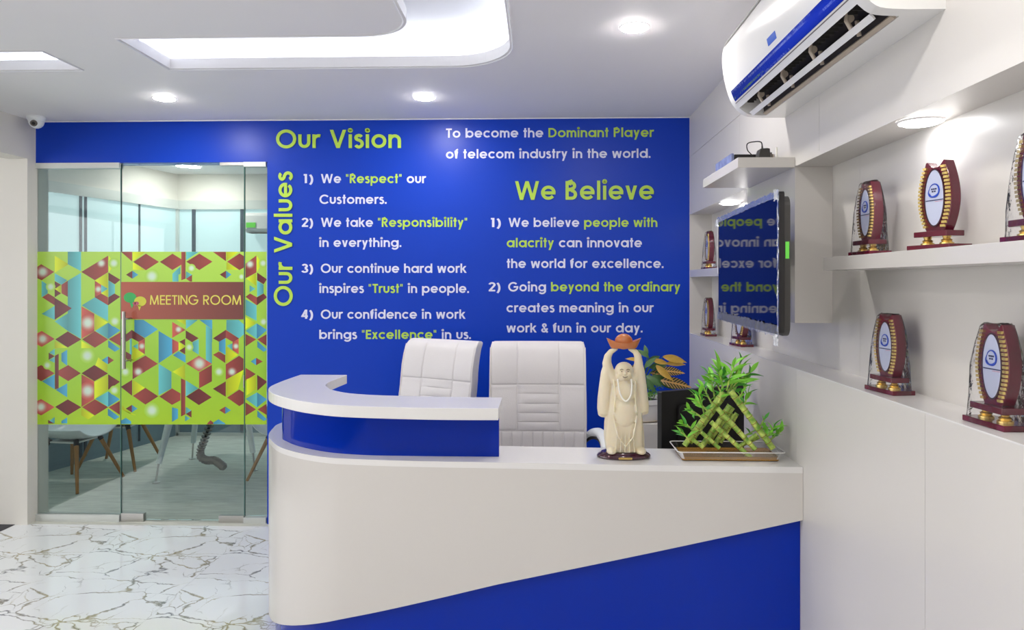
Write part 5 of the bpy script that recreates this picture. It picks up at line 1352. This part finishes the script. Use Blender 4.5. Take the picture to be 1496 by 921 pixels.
# cable spine
sp = empty('cable_spine', (-2.75, 5.8, 0), label='grey segmented cable spine hanging under the meeting table', cat='cable spine')
pts = [aty(311, 612, 5.8), aty(304, 628, 5.8), aty(298, 645, 5.8), aty(293, 658, 5.8), aty(294, 668, 5.78), aty(303, 673, 5.74), aty(313, 673, 5.7), aty(321, 678, 5.66), aty(327, 683, 5.64)]
pts = catmull([(p_[0]+2.75, p_[1]-5.8, max(.025, p_[2])) for p_ in pts], 3)
for i, p_ in enumerate(pts):
    if i % 1: continue
    a = Vector(p_); b = Vector(pts[min(i+1, len(pts)-1)]); q = Vector(pts[max(i-1, 0)]); d = (b-q).normalized()
    bm = B(); tube(bm, [a-d*.008, a+d*.008], [.036, .026], 8); obj('link', bm, M['grey'], sp)
obj('core_cable', tube(B(), pts, .012, 8), M['black'], sp, True)
# shell chairs
def shell_chair(loc, rz, label):
    c = empty('shell_chair', loc, rz, label=label, cat='chair', group='white shell chairs in the meeting room')
    bm = B(); G = []; n = 14; m_ = 12
    for i in range(n+1):
        v = i/n; row = []
        for j in range(m_+1):
            u = j/m_*2-1
            if v < .5: y = -.23+.46*(v/.5); z = .43+.02*(1-v*2)**2*0; bk = 0
            else: t = (v-.5)/.5; y = .23+.07*t; z = .43+.38*t; bk = t
            hw = .235-.05*bk*bk-.03*(1-min(1, v*4))**2
            cup = abs(u)**2.4*(.075 if v < .5 else .05*(1-bk))
            yy = y-(abs(u)**2.2)*.07*(bk > 0)*bk
            if .38 < v < .62: q = (v-.38)/.24; yy -= .03*math.sin(q*PI)*0; z += .03*math.sin(q*PI)*.6
            row.append(bm.verts.new((u*hw, yy, z+cup-.03*(1-u*u)*(v < .5)*math.sin(v*2*PI))))
        G.append(row)
    for i in range(n):
        for j in range(m_): bm.faces.new((G[i][j], G[i][j+1], G[i+1][j+1], G[i+1][j]))
    s = obj('seat_shell', bm, M['shell'], c, True, split=3, loc=(0, 0, -.05)); so_ = s.modifiers.new('solid', 'SOLIDIFY'); so_.thickness = .008
    for sx in (-1, 1):
        for sy in (-1, 1):
            bm = B(); tube(bm, [(sx*.235, sy*.235, .002), (sx*.115, sy*.12, .35)], [.011, .017], 10); lg = obj('leg', bm, M['wood'], c, True)
            bm = B(); cyl(bm, (sx*.125, sy*.13, .325), (sx*.108, sy*.112, .365), .019, n=10); obj('leg_socket', bm, M['black'], lg, True)
    obj('under_frame', mbox(-.12, .12, -.12, .12, .338, .35), M['potwhite'], c)
    return c
shell_chair((-3.60, 5.34, 0), math.radians(82), 'white shell chair with wooden legs nearest the left edge of the glass')
shell_chair((-3.58, 5.90, 0), math.radians(95), 'white shell chair with wooden legs, second from the left behind the glass')
shell_chair((-1.98, 5.55, 0), math.radians(-28), 'white shell chair with wooden legs beside the blue wall edge')
